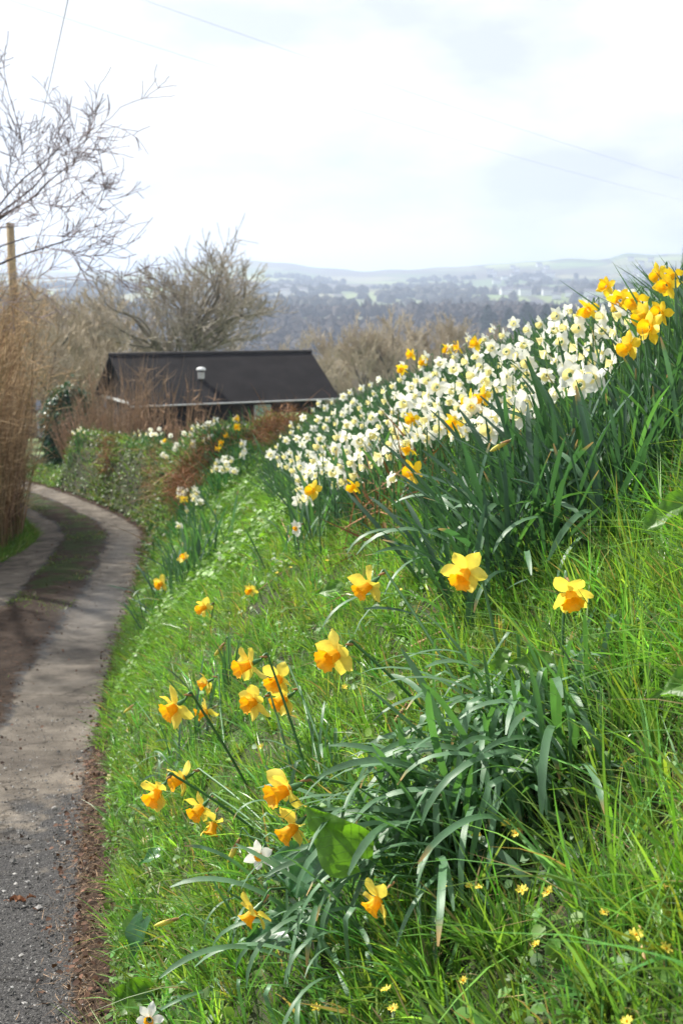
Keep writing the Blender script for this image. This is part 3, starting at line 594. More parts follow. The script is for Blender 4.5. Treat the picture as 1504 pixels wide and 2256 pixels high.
def daffodil(px, py, span, fac, bpx, bpy_, label, kind='y', h=.27, D=None, group=None, roll=None):
    g = np.random.default_rng(int(px*7+py)); fac = nrm(nrm(fac)+np.array([.06, -.12, .06]))
    Db = hit(bpx, bpy_)[1]; head = at(px, py, D) if D else hit(px, py, h) if span < 50 else at(px, py, float(min(np.clip(.095*FPX/span, Db-.16, Db+.38), hit(px, py, .08)[1])))
    Dh = head[1]; sc = span*Dh/FPX/(.086 if kind == 'y' else .083)
    if isinstance(bpx, tuple): base = ground(np.array(bpx))
    else:
        base = hit(bpx, bpy_); base = ground(base)
    t = thing('daffodil', label, 'daffodil', base, group)
    hl = head-base; neck = hl-fac*.026*sc
    sp_ = stem_path([0, 0, -.02], neck, fac); rad = np.linspace(.0036, .0026, len(sp_))*min(sc, 1.15)
    link('stem', mesh_np('stem', *tubes(sp_[None], rad[None], 6), M['stem']), t)
    roll = g.uniform(0, 1) if roll is None else roll
    fm = frame(fac, roll, hl, sc)
    link('neck', OVA, t, fm)
    link('spathe', SPA, t, frame(nrm(fac+np.array([0, 0, .35])+g.normal(0, .15, 3)), 0, neck-fac*.020*sc, sc*.62))
    pets = PETY if kind == 'y' else PETW
    for k in range(6):
        tilt = (-.28 if k % 2 == 0 else -.05)+g.normal(.05, .22)
        if kind == 'w': tilt = g.normal(-.05, .12)
        mm = fm @ Matrix.Rotation(k*math.pi/3+g.normal(0, .09), 4, 'Z') @ Matrix.Translation((0, 0, .001+.0015*(k % 2))) @ Matrix.Rotation(tilt, 4, 'Y') @ Matrix.Rotation(g.normal(0, .22), 4, 'X') @ Matrix.Diagonal((g.uniform(.86, 1.1), g.uniform(.8, 1.08), 1, 1))
        link('petal', pets[int(g.integers(len(pets)))], t, mm)
    link('trumpet' if kind == 'y' else 'cup', (CUPY if kind == 'y' else CUPO)[int(g.integers(3)) if kind == 'y' else 0], t, fm @ Matrix.Rotation(g.uniform(0, 6), 4, 'Z') @ Matrix.Diagonal((g.uniform(.9, 1.1), g.uniform(.9, 1.1), g.uniform(.82, 1.1), 1)))
    return head, base, sc
LD = (-.80, -.35, -.50); LDc = (-.62, -.38, -.68); LF = (-.9, -.25, -.15)
# fac is (x right, y away from the camera, z up)
FG = [
 (815, 1287, 88, (-.72, -.35, -.45), 1045, 1560, 'yellow daffodil on a long slanting stem, uppermost left of three high ones', 'y', .30),
 (1027, 1258, 98, (-.52, -.55, -.55), 1140, 1640, 'yellow daffodil standing between its slanting and its upright neighbour, below the dark leaf clump', 'y', .33),
 (1255, 1306, 98, (.0, -.72, -.62), 1230, 1600, 'upright yellow daffodil farthest right in the grass, trumpet hanging down', 'y', .26),
 (742, 1440, 105, (-.70, -.62, -.22), 1010, 1640, 'yellow daffodil on a slanting stem pointing at two broken brown stalks', 'y', .28),
 (553, 1462, 86, (-.82, -.45, -.22), 690, 1740, 'yellow daffodil, topmost of the cluster of four in mid bank', 'y', .26),
 (616, 1493, 80, (-.55, -.75, -.30), 740, 1720, 'yellow daffodil, rightmost upper one of the cluster of four', 'y', .26),
 (563, 1545, 80, (-.80, -.52, -.15), 660, 1760, 'yellow daffodil, lower left one of the cluster of four', 'y', .24),
 (630, 1537, 78, (-.80, -.45, -.35), 720, 1760, 'yellow daffodil, lower right one of the cluster of four', 'y', .24),
 (388, 1555, 88, (-.72, -.50, -.38), 575, 1780, 'large yellow daffodil on the long dark stem left of the cluster of four', 'y', .26),
 (458, 1502, 48, (-.85, .15, -.45), 492, 1640, 'half open yellow daffodil seen from behind on a hooked stem', 'y', .22),
 (456, 1566, 60, (-.85, -.25, -.30), 500, 1680, 'small yellow daffodil tucked behind the long dark stem', 'y', .2),
 (350, 1742, 92, (-.55, -.62, -.48), 600, 1850, 'ragged yellow daffodil hanging nearest the lane edge', 'y', .24),
 (405, 1713, 76, (-.90, -.35, -.25), 620, 1840, 'yellow daffodil in profile beside the ragged one nearest the lane', 'y', .24),
 (445, 1778, 74, (-.62, -.62, -.42), 640, 1880, 'yellow daffodil partly overlapped by the drooping one below it', 'y', .23),
 (472, 1812, 66, (-.30, -.45, -.84), 650, 1890, 'drooping yellow daffodil with orange trumpet pointing straight down', 'y', .22),
 (637, 1738, 112, (-.88, -.42, -.20), 960, 1780, 'largest yellow daffodil, on a horizontal stem above the broad glossy leaf', 'y', .24),
 (652, 1818, 98, (-.78, -.38, -.52), 930, 1860, 'yellow daffodil hanging in front of the broad glossy leaf', 'y', .23),
 (572, 1884, 72, (-.25, -.93, .05), 640, 1930, 'white daffodil with small orange cup in front of the round leaves', 'w', .16),
 (562, 2006, 90, (-.70, -.30, -.65), 760, 1960, 'yellow daffodil with trumpet pointing down at lower centre left', 'y', .2),
 (836, 1980, 98, (-.72, -.35, -.60), 1010, 1960, 'lone yellow daffodil in the shade under the big leaf clump', 'y', .2),
 (330, 2246, 76, (-.15, -.95, .15), 380, 2256, 'white daffodil with orange cup cut off by the bottom edge', 'w', .14),
 (453, 1338, 46, (-.75, -.55, -.20), 460, 1400, 'small yellow daffodil alone in the grass below the lane side clump', 'y', .2),
 (357, 1285, 40, (-.60, -.70, -.25), 380, 1350, 'yellow daffodil leaning out of the lane side leaf clump', 'y', .25),
 (553, 1299, 30, (-.6, -.7, -.3), 580, 1330, 'tiny pale yellow daffodil beside a dry straw stalk in mid bank', 'y', .15),
 (405, 1230, 26, (-.3, -.3, .5), 420, 1300, 'yellow daffodil on top of the lane side leaf clump', 'y', .3),
 (653, 1163, 40, (-.7, -.6, -.3), 690, 1210, 'pale daffodil with yellow cup left of the upright leaf tuft', 'w', .22),
]
heads = []
FWD = {1818: 2.0, 1884: 2.12, 2006: 1.92, 1980: 1.70, 2246: 1.95, 1738: 2.05, 1258: 2.3, 1306: 2.2}
for (px, py, sp_, fac, bx_, by_, lab, kd, h) in FG:
    hd, bs, sc = daffodil(px, py, sp_, fac, bx_, by_, lab, kd, h, FWD.get(py))
    print('FG %5d %5d D=%.2f base=%.2f sc=%.2f stem=%.2f' % (px, py, hd[1], bs[1], sc, np.linalg.norm(hd-bs)))
# buds
BUD = mesh_np('bud', *tubes([[[0, 0, -.026], [0, 0, -.012], [0, 0, 0], [.001, 0, .014], [.001, 0, .028], [0, 0, .038]]], [[.003, .0050, .0062, .0070, .0052, .0008]], 8), M['bud'])
for (px, py, fac, bx_, by_, lab, h) in [(286, 1560, (-.8, -.1, -.6), 395, 1680, 'yellow green daffodil bud on a hooked stem beside the lane', .2), (486, 1428, (-.6, -.1, -.75), 510, 1560, 'yellow daffodil bud hanging above the cluster of four', .24),
        (518, 1868, (-.45, -.2, -.85), 620, 1940, 'closed drooping daffodil bud left of the white daffodil', .18), (372, 2030, (-.95, -.2, -.2), 560, 2080, 'withered daffodil bud with brown papery sheath at lower left', .17), (1105, 980, (-.85, -.3, -.4), 1160, 1130, 'pale unopened daffodil bud against the dark leaf clump', .42)]:
    head = hit(px, py, h); base = ground(hit(bx_, by_)); t = thing('daffodil_bud', lab, 'daffodil bud', base); hl = head-base; fac = nrm(fac)
    sp_ = stem_path([0, 0, -.02], hl-fac*.024, fac); link('stem', mesh_np('stem', *tubes(sp_[None], np.linspace(.0034, .0022, len(sp_))[None], 6), M['stem']), t)
    link('bud', BUD, t, frame(fac, 0, hl, 1.05)); link('spathe', SPA, t, frame(fac, 1.0, hl-fac*.026, .9))

# ---- mass daffodils: shared perianth, cup and stem meshes
def perianth(kind, seed):
    g = np.random.default_rng(seed); parts = []
    for k in range(6):
        V, F = petal_mesh('p', .041 if kind == 'w' else .043, .031, g.normal(0, .25), g.normal(0, .3), None, seed+k, 5, 4)
        mm = Matrix.Rotation(k*math.pi/3+g.normal(0, .1), 3, 'Z') @ Matrix.Rotation((-.25 if k % 2 else 0)+g.normal(0, .25), 3, 'Y') @ Matrix.Rotation(g.normal(0, .2), 3, 'X')
        V = V @ np.array(mm).T; V[:, 2] += .0015*(k % 2); parts.append((V, F))
    return cat(*parts)
PW = [mesh_np('perianth_white', *perianth('w', 100+9*k), M['wpet']) for k in range(6)]
PG = [mesh_np('perianth_golden', *perianth('y', 200+9*k), M['gpet']) for k in range(3)]
CW = [mesh_np('cup_pale', *cup_vf(.024, .009, .0145, .004, .001, 5, 16, k), M['wcup']) for k in range(2)]
CG = [mesh_np('cup_golden', *cup_vf(.034, .0095, .0165, .006, .0012, 5, 16, k), M['gcup']) for k in range(2)]
STV = []
for k, tilt in enumerate((-.15, -.35, .05, -.5)):
    f_ = nrm([1, 0, tilt]); hl = np.array([.06, 0, .34]); sp_ = stem_path([0, 0, -.03], hl-f_*.026, f_, 11)
    STV.append((f_, hl, mesh_np('stem_mass', *tubes(sp_[None], np.linspace(.0036, .0028, len(sp_))[None], 4), M['stem'])))
def mass(head, kind, g, label, group, yaw=None, sc=1.0):
    f_, hl, sm = STV[int(g.integers(4))]; yaw = g.normal(math.pi+.55, .75) if yaw is None else yaw
    m3 = Matrix.Rotation(yaw, 3, 'Z'); hw = np.array(m3 @ Vector(hl))*sc
    base = np.array([head[0]-hw[0], head[1]-hw[1], 0]); base[2] = gz(base[0], base[1]); zs = np.clip((head[2]-base[2])/(.34*sc), .45, 1.5)
    t = thing('daffodil', label, 'daffodil', base, group, yaw)
    ms = Matrix.Diagonal((sc, sc, sc*zs, 1)); link('stem', sm, t, ms)
    fm = frame(f_, g.uniform(0, 1), (hl[0]*sc, 0, hl[2]*sc*zs), sc*g.uniform(.9, 1.12))
    pe = (PW if kind == 'w' else PG); link('perianth', pe[int(g.integers(len(pe)))], t, fm)
    link('cup' if kind == 'w' else 'trumpet', (CW if kind == 'w' else CG)[int(g.integers(2))], t, fm)
g = np.random.default_rng(11)
def scatter_px(poly, n, hlo, hhi, mind):
    xs = [q[0] for q in poly]; ys = [q[1] for q in poly]; res = []; tries = 0
    while len(res) < n and tries < n*60:
        tries += 1; x, y = g.uniform(min(xs), max(xs)), g.uniform(min(ys), max(ys))
        if not inpoly(np.array(x), np.array(y), poly): continue
        md = mind*(.55+.45*np.clip((x-600)/600, 0, 1)) if x > 590 else mind
        if any((x-a)**2+(y-b)**2 < md*md for a, b in res): continue
        res.append((x, y))
    out_ = []
    for x, y in res:
        p_ = hit(x, y, g.uniform(hlo, hhi))
        if p_ is not None: out_.append(p_)
    return out_
DRIFT = [(590, 1000), (640, 935), (690, 892), (780, 855), (870, 805), (1050, 728), (1270, 672), (1400, 645), (1440, 720), (1400, 770), (1290, 850), (1190, 895), (1080, 950), (950, 960), (860, 1025), (760, 1040), (640, 1050)]
wl = 'white daffodil with pale yellow cup in the dense drift along the bank top'; wg = 'white daffodils massed on the bank top'
nm_ = 0
def wlabel(p_):
    x_, y_, f_ = project(p_); top = 1180-.42*float(x_)          # middle line of the drift as it climbs to the right
    row = 'upper edge' if y_ < top-45 else ('lower edge' if y_ > top+45 else 'middle')
    if x_ < 700: where = 'left tip of the drift nearest the hut'
    elif x_ < 850: where = 'left part of the drift, %s' % row
    elif x_ < 960: where = 'drift about the column of three yellow ones, %s' % row
    elif x_ < 1090: where = 'drift around the drooping yellow pair, %s' % row
    elif x_ < 1220: where = 'thickest part of the drift, %s' % row
    elif x_ < 1320: where = 'drift above the tall dark leaves, %s' % row
    else: where = 'right end of the drift below the golden cluster'
    return 'white daffodil in the '+where, 'white daffodils in the '+where
for p_ in scatter_px(DRIFT, 205, .28, .44, 26): mass(p_, 'w', g, *wlabel(p_), sc=g.uniform(.78, 1.0)); nm_ += 1
for p_ in scatter_px([(650, 1030), (720, 1010), (800, 1040), (790, 1075), (690, 1100), (650, 1110)], 14, .22, .3, 26): mass(p_, 'w', g, 'white daffodil at the thin lower fringe of the drift', 'white daffodils at the lower fringe of the drift'); nm_ += 1
YM = [(910, 923, 'yellow daffodil in the lower drift, highest of three in a column'), (903, 987, 'yellow daffodil in the lower drift, middle of three in a column'), (911, 1040, 'yellow daffodil in the lower drift, lowest of three in a column'),
      (1000, 932, 'yellow daffodil drooping beside a white one right of the column of three'), (1038, 885, 'yellow daffodil, left of a drooping pair among the white drift'), (1066, 872, 'yellow daffodil, right of a drooping pair among the white drift'),
      (1386, 762, 'golden daffodil hanging low before the tall dark leaves'), (1418, 694, 'golden daffodil in the right hand trio, upper left one'), (1432, 722, 'golden daffodil in the right hand trio, lowest one'), (1455, 690, 'golden daffodil in the right hand trio, upper right one'),
      (1336, 631, 'golden daffodil alone against the far hills'), (1450, 603, 'golden daffodil at the top right cluster, its leftmost'), (1470, 628, 'golden daffodil at the top right cluster, its lowest'), (1484, 606, 'golden daffodil at the top right cluster, its rightmost'),
      (1296, 680, 'yellow daffodil at the upper edge of the drift below the lone golden one'), (1365, 662, 'yellow daffodil left of the top right cluster, upper of two'), (1400, 660, 'yellow daffodil left of the top right cluster, nearer to it'),
      (906, 778, 'yellow daffodil on the skyline, leftmost of the middle group'), (932, 795, 'orange daffodil behind the skyline group'), (886, 812, 'yellow daffodil just under the leftmost skyline one'), (985, 768, 'yellow daffodil on the skyline beside dark leaf tips, left one of a pair'), (1010, 764, 'yellow daffodil on the skyline beside dark leaf tips, right one of a pair'), (1050, 757, 'small yellow daffodil on the skyline next to the first whites'),
      (690, 1080, 'small yellow daffodil at the left foot of the drift'), (780, 1070, 'yellow cupped daffodil above the upright leaf tuft')]
for k, (px, py, lab) in enumerate(YM):
    p_ = hit(px, py, .46 if px > 1280 else .40)
    if p_ is None: p_ = at(px, py, 3.6 if px > 1300 else 7)
    mass(p_, 'y', g, lab, 'golden daffodils among the white drift', g.normal(math.pi+.7, .35), .9); nm_ += 1
# daffodils farther along the hedge bank
far_sets = [([(478, 1000), (520, 985), (545, 955), (560, 985), (520, 1040), (480, 1060), (465, 1040)], 12, 'white daffodil hanging over the bracken on the hedge bank', .25),
            ([(395, 1090), (440, 1075), (460, 1095), (420, 1140), (390, 1170)], 10, 'white daffodil low on the hedge bank near the lane', .2),
            ([(285, 940), (330, 925), (400, 930), (405, 955), (300, 960)], 26, 'white daffodil in the far dense row along the hedge bank top', .28),
            ([(350, 965), (440, 935), (520, 915), (520, 945), (420, 985), (360, 1020)], 18, 'white daffodil scattered over the hedge bank face', .25),
            ([(585, 870), (610, 852), (655, 852), (640, 875), (600, 885)], 9, 'white daffodil in the small tuft in front of the hut', .25),
            ([(115, 945), (150, 935), (195, 935), (190, 960), (130, 985)], 12, 'white daffodil on the far bank at the lane bend', .25)]
for poly, n_, lab, h in far_sets:
    for p_ in scatter_px(poly, n_, h*.8, h*1.2, 10):
        mass(p_, 'w', g, lab, lab.replace('daffodil', 'daffodils'), sc=1.3); nm_ += 1
for px, py, lab in [(490, 975, 'golden daffodil over the bracken, right one of three'), (482, 988, 'golden daffodil over the bracken, lowest of three'), (500, 958, 'golden daffodil over the bracken, upper one of three'), (524, 940, 'golden daffodil left of the hut window, lower of two'), (526, 922, 'golden daffodil left of the hut window, upper of two'), (406, 1100, 'golden daffodil low on the hedge bank among whites'), (362, 970, 'golden daffodil on the hedge bank face')]:
    p_ = hit(px, py, .28)
    if p_ is not None: mass(p_, 'y', g, lab, 'golden daffodils on the hedge bank', sc=1.2); nm_ += 1
print('MASS', nm_)

# ---- daffodil leaves
def strap(nm, Ln, Wd, th0, th1, mt, K=12, seed=0, kink=None):
    """leaf rising from the origin, bending towards +X from th0 to th1 (radians from vertical)"""
    t = np.linspace(0, 1, K); th = th0+(th1-th0)*t**1.7
    if kink is not None: th = np.where(t > kink[0], th+kink[1]*sstep(kink[0], kink[0]+.12, t), th)
    dx = np.sin(th)*Ln/(K-1); dz = np.cos(th)*Ln/(K-1); X = np.concatenate([[0], np.cumsum(dx[1:])]); Z = np.concatenate([[0], np.cumsum(dz[1:])])
    wd = Wd*.5*np.clip(.7+t, 0, 1)*np.sqrt(np.clip(1-np.clip((t-.80)/.205, 0, 1)**2, 0, 1))+.0004; tw = .5*math.sin(seed*1.7)*t
    V = []
    for i in range(K):
        nx, nz = math.cos(th[i]), -math.sin(th[i])
        for v in (-1, 0, 1):
            q = (abs(v)*.22)*wd[i]; y = wd[i]*v*math.cos(tw[i]); q += wd[i]*v*math.sin(tw[i])
            V.append([X[i]-nx*q*-1*(-1), y+.012*math.sin(seed+t[i]*2.4)*t[i], Z[i]-nz*q])
    return mesh_np(nm, V, gridF(K, 3), mt, attrs={'tip': np.repeat(t, 3), 'acr': np.tile([-1, 0, 1], K)})
SU = [strap('leaf_upright', .42, .0130, .02*k, .18+.14*k, M['strap'], seed=k) for k in range(6)]
SA = [strap('leaf_arching', .46, .0138, .08+.03*k, 1.5+.28*k, M['strap'], 14, seed=k+3) for k in range(6)]
SK = [strap('leaf_folded', .46, .0138, .08+.04*k, .5, M['strap'], 16, seed=k+5, kink=(.40+.07*k, 1.9+.15*k)) for k in range(4)]
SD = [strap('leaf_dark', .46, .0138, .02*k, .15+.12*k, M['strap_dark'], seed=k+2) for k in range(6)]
def clump(px, py, n, rad, pools, label, lean=(0, 0), sc=(.8, 1.15), tilt=.2, yaw0=None, yawsd=9, name='daffodil_leaf_clump', group=None, spread=None, base=None):
    c = ground(hit(px, py)) if base is None else ground(np.array(base)); t = thing(name, label, 'leaf clump', c, group); gg = np.random.default_rng(int(px*3+py))
    for k in range(n):
        a, r_ = gg.uniform(0, 2*math.pi), rad*math.sqrt(gg.random()); dx, dy = r_*math.cos(a), r_*math.sin(a)
        if spread: dx, dy = gg.uniform(-1, 1)*spread[0], gg.uniform(-1, 1)*spread[1]
        dz = float(gz(c[0]+dx, c[1]+dy))-c[2]
        yaw = gg.uniform(0, 2*math.pi) if yaw0 is None else gg.normal(yaw0, yawsd)
        pl = pools[int(gg.integers(len(pools)))]; me = pl[int(gg.integers(len(pl)))]
        mm = Matrix.Translation((dx, dy, dz-.015)) @ Matrix.Rotation(lean[0]+gg.normal(0, tilt*.5), 4, 'Y') @ Matrix.Rotation(-lean[1]+gg.normal(0, tilt*.5), 4, 'X') @ Matrix.Rotation(yaw, 4, 'Z') @ Matrix.Rotation(abs(gg.normal(0, tilt)), 4, 'Y') @ Matrix.Diagonal((*(3*[gg.uniform(*sc)]), 1))
        link('leaf', me, t, mm)
    return t
clump(1085, 1820, 170, .16, [SA, SA, SK, SU], 'big clump of arching grey green leaves at centre right', lean=(-.08, -.06), sc=(.65, 1.0), tilt=.28, yaw0=math.pi+.8, yawsd=1.0)
clump(1120, 1640, 75, .10, [SA, SK, SA, SK], 'cascade of grey green leaves at the foot of the slanting stems', lean=(-.15, -.15), sc=(.5, .85), tilt=.3, yaw0=math.pi+.9, yawsd=.8)
clump(850, 2010, 70, .15, [SA, SK, SA, SU], 'loose leaf clump under the lone shaded daffodil', lean=(-.2, -.1), sc=(.5, .85), tilt=.35, yaw0=math.pi+.6, yawsd=1.1)
clump(560, 2060, 46, .17, [SA, SK, SU], 'sprawling leaf clump nearest the lower lane edge', lean=(-.2, -.1), sc=(.35, .62), tilt=.5, yaw0=math.pi+.3, yawsd=1.3)
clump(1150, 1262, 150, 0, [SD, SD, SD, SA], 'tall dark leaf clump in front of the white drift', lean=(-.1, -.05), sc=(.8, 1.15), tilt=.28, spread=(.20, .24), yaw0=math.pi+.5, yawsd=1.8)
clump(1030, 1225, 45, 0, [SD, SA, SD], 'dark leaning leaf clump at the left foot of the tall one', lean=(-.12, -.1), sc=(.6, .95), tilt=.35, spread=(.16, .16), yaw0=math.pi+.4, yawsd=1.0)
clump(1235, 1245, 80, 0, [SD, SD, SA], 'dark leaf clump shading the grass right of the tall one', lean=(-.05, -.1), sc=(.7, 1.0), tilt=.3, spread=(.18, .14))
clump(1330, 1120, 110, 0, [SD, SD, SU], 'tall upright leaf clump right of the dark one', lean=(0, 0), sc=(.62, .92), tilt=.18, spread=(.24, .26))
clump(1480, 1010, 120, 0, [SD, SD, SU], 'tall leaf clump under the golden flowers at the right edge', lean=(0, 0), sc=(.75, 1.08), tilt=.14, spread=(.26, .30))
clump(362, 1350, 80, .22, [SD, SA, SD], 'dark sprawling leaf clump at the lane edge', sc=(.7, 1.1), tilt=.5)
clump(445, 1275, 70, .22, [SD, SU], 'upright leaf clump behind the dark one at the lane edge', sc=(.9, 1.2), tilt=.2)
clump(410, 1690, 42, .13, [SD, SU, SA], 'leaf clump behind the ragged daffodil near the lane', sc=(.5, .8), tilt=.3)
clump(505, 1540, 14, .05, [SU, SD], 'small upright leaf tuft left of the cluster of four', sc=(.5, .75), tilt=.12)
clump(735, 1180, 55, .20, [SU, SD, SU], 'upright leaf tuft at the lower end of the drift', sc=(.7, 1.05), tilt=.22)
clump(640, 1235, 18, .15, [SA, SD], 'low lax leaf tuft in the mid bank grass', sc=(.6, .9), tilt=.6)
clump(905, 1160, 26, .14, [SU, SD], 'thin leaf tuft below the lowest yellow of the column', sc=(.8, 1.05), tilt=.2)
clump(1240, 1600, 26, .08, [SU, SA, SK], 'small leaf clump around the upright daffodil in the grass', sc=(.45, .75), tilt=.3)
clump(700, 1760, 26, .08, [SU, SK, SA], 'grey green leaf tuft at the foot of the cluster of four', sc=(.4, .7), tilt=.35)

# leaves of the whole drift, too many to count
LEAFZ = [(575, 1020), (640, 940), (690, 900), (860, 825), (1060, 755), (1290, 700), (1420, 690), (1504, 640), (1600, 640), (1600, 1100), (1400, 1100), (1250, 1160), (1040, 1160), (960, 1060), (850, 1020), (800, 1090), (690, 1100), (600, 1060)]
def su_scatter(n, y0, y1, u0, u1, margin=160):
    s_ = g.uniform(s_of_y(y0), s_of_y(y1), n); u_ = g.uniform(u0, u1, n); P = su2w(s_, u_); x_, y_, f_ = project(P)
    return P, s_, u_, x_, y_, f_
P, s_, u_, x_, y_, f_ = su_scatter(90000, 2.6, 15, .6, 5.5)
xh, yh, _ = project(P+np.array([0, 0, .2]))
den = np.clip(6.0/f_, 0, 1)**1.2
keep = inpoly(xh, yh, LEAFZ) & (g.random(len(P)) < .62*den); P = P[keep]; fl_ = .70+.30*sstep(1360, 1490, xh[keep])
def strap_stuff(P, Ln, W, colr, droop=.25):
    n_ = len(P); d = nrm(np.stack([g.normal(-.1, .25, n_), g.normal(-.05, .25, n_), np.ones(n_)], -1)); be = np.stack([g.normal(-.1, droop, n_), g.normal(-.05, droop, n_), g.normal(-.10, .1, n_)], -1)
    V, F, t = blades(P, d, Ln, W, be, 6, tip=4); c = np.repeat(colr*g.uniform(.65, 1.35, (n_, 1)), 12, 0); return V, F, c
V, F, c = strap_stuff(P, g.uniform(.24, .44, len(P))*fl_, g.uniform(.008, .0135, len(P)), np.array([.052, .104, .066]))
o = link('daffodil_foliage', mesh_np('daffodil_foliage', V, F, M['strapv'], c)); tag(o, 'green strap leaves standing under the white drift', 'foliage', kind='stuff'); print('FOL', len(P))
# leaves under the far groups
cl = []
for poly, n_, lab, h in far_sets:
    for p_ in scatter_px([(x, y+22) for x, y in poly], n_*2, .08, .14, 8):
        q = np.repeat(p_[None], 9, 0)+g.normal(0, .12, (9, 3)); q[:, 2] = gz(q[:, 0], q[:, 1]); cl.append(q)
P = np.concatenate(cl); V, F, c = strap_stuff(P, g.uniform(.22, .36, len(P)), g.uniform(.014, .022, len(P)), np.array([.05, .13, .06]))
o = link('daffodil_foliage', mesh_np('daffodil_foliage', V, F, M['strapv'], c)); tag(o, 'strap leaves of the daffodils along the hedge bank', 'foliage', kind='stuff')

# ================================================================== GRASS
def grass_pts(n, y0, y1, u0, u1, dens):
    P, s_, u_, x_, y_, f_ = su_scatter(n, y0, y1, u0, u1)
    k = (x_ > -250) & (x_ < 1760) & (y_ < 2750) & (g.random(n) < dens(f_, s_, u_)); return P[k], s_[k], u_[k], x_[k], y_[k], f_[k]
GV, GF, GC = [], [], []; goff = 0
def add_grass(P, Ln, W, lean, droop, colr, K=5, csd=.25):
    global goff
    n_ = len(P)
    d = nrm(np.stack([g.normal(lean[0], .38, n_), g.normal(lean[1], .38, n_), np.ones(n_)], -1)); be = np.stack([g.normal(lean[0]*1.2, droop, n_), g.normal(lean[1], droop, n_), -np.abs(g.normal(.25, .25, n_))], -1)
    V, F, t = blades(P-np.array([0, 0, .01]), d, Ln, W, be, K, tip=1.8)
    base = colr*np.exp(g.normal(0, csd, (n_, 1)))*np.stack([np.exp(g.normal(0, .14, n_)), np.ones(n_), np.exp(g.normal(0, .15, n_))], -1)
    straw = g.random(n_) < .05; base[straw] = np.array([.34, .27, .12])*g.uniform(.7, 1.2, (straw.sum(), 1))
    GV.append(V); GF.append(F+goff); goff += len(V); GC.append(np.repeat(base, K*2, 0))
gc = np.array([.140, .288, .054])
def dn(f, s_, u_):                         # thin under the thick leaf clumps, and near the drift
    return np.clip((2.2/np.maximum(f, .5))**1.25, .0, 1)*(.25+.75*sstep(.0, .12, u_))*(.72+.5*wob(s_*2, u_*2, 2.5, 4))
GAP = [(1000, 1760), (1120, 1700), (1300, 1740), (1330, 1860), (1240, 2000), (1080, 2010), (990, 1930)]
def add_tufts(P, Lm, Wlo, Whi, colr, nb=15, K=6):
    global goff
    nt = len(P); cnt = g.poisson(nb, nt)+2; ti = np.repeat(np.arange(nt), cnt); n_ = len(ti)
    a = g.uniform(0, 2*math.pi, n_); tilt = np.abs(g.normal(0, .42, n_)); tl_ = g.normal(0, .22, (nt, 2))+np.array([-.10, -.06])
    rad = np.stack([np.cos(a), np.sin(a), 0*a], -1); d = nrm(rad*np.sin(tilt)[:, None]+np.array([0, 0, 1])*np.cos(tilt)[:, None]+np.concatenate([tl_, np.zeros((nt, 1))], 1)[ti])
    L0 = Lm[ti]*g.uniform(.45, 1.15, n_); dr = np.abs(g.normal(.0, .42, n_)); be = rad*(dr*.7)[:, None]+np.array([0, 0, -1])*(dr*.62)[:, None]+g.normal(0, .07, (n_, 3))
    B = P[ti]+rad*(g.random(n_)**.5*.018)[:, None]-np.array([0, 0, .012]); sd_ = np.cross(d, rad)+g.normal(0, .35, (n_, 3))
    V, F, t = blades(B, d, L0, g.uniform(Wlo, Whi, n_), be, K, side=sd_, tip=2.2)
    tc_ = np.exp(g.normal(0, .22, (nt, 1)))*np.stack([np.exp(g.normal(0, .20, nt)), np.ones(nt), np.exp(g.normal(0, .25, nt))], -1)
    base = colr*tc_[ti]*np.exp(g.normal(0, .20, (n_, 1))); straw = g.random(n_) < .045; base[straw] = np.array([.36, .28, .13])*g.uniform(.7, 1.2, (straw.sum(), 1))
    GV.append(V); GF.append(F+goff); goff += len(V); GC.append(np.repeat(base, K*2, 0)); return n_
P, s_, u_, x_, y_, f_ = grass_pts(170000, .9, 6, .01, 3.2, dn)
add_grass(P, g.gamma(4, .0115, len(P)), g.uniform(.0018, .0044, len(P)), (-.08, -.06), .42, gc*np.array([.9, .9, .9]), 4); n1 = len(P)
P, s_, u_, x_, y_, f_ = grass_pts(18500, .9, 6, .03, 3.2, lambda f, s_, u_: np.clip(2.4/f, 0, 1)**.9*(.35+.9*np.clip(.5+wob(s_*2.2, u_*2.2, 2.1, 6), 0, 1)))
k = ~(inpoly(x_, y_, GAP) & (g.random(len(P)) < .8)); P, x_ = P[k], x_[k]
n2 = add_tufts(P, (.055+g.gamma(3, .018, len(P)))*(1+.55*sstep(850, 1400, x_)), .0030, .0074, gc, 13, 5)
P, s_, u_, x_, y_, f_ = grass_pts(88000, 6, 16.5, -.07, 3.2, lambda f, s_, u_: np.clip((8/f), 0, 1)*.85)
add_grass(P, g.uniform(.06, .18, len(P)), g.uniform(.005, .010, len(P)), (-.2, -.05), .3, gc*np.array([1.0, 1.04, .9]), 4); n3 = len(P)
P, s_, u_, x_, y_, f_ = grass_pts(60000, 15, 31.1, .01, 3.0, lambda f, s_, u_: .8+0*f)
zone = wob(s_*.9, u_*.8, 1.6, 2)
k = (g.random(len(P)) < np.where(zone > .05, .85, .30)) ; P = P[k]
add_grass(P, g.uniform(.08, .24, len(P)), g.uniform(.008, .016, len(P)), (-.2, -.25), .4, gc*np.array([.9, .85, .9]), 4, .35); n4 = len(P)
P, s_, u_, x_, y_, f_ = grass_pts(26000, 14, 29, -LW-1.0, -LW+.40, lambda f, s_, u_: .8*(u_ < -LW+.42*sstep(19, 25, s_)+.03*wob(s_, u_, 5)))
add_grass(P, g.uniform(.08, .25, len(P)), g.uniform(.007, .014, len(P)), (.2, -.1), .4, gc*np.array([.8, .8, .8]), 4, .35)
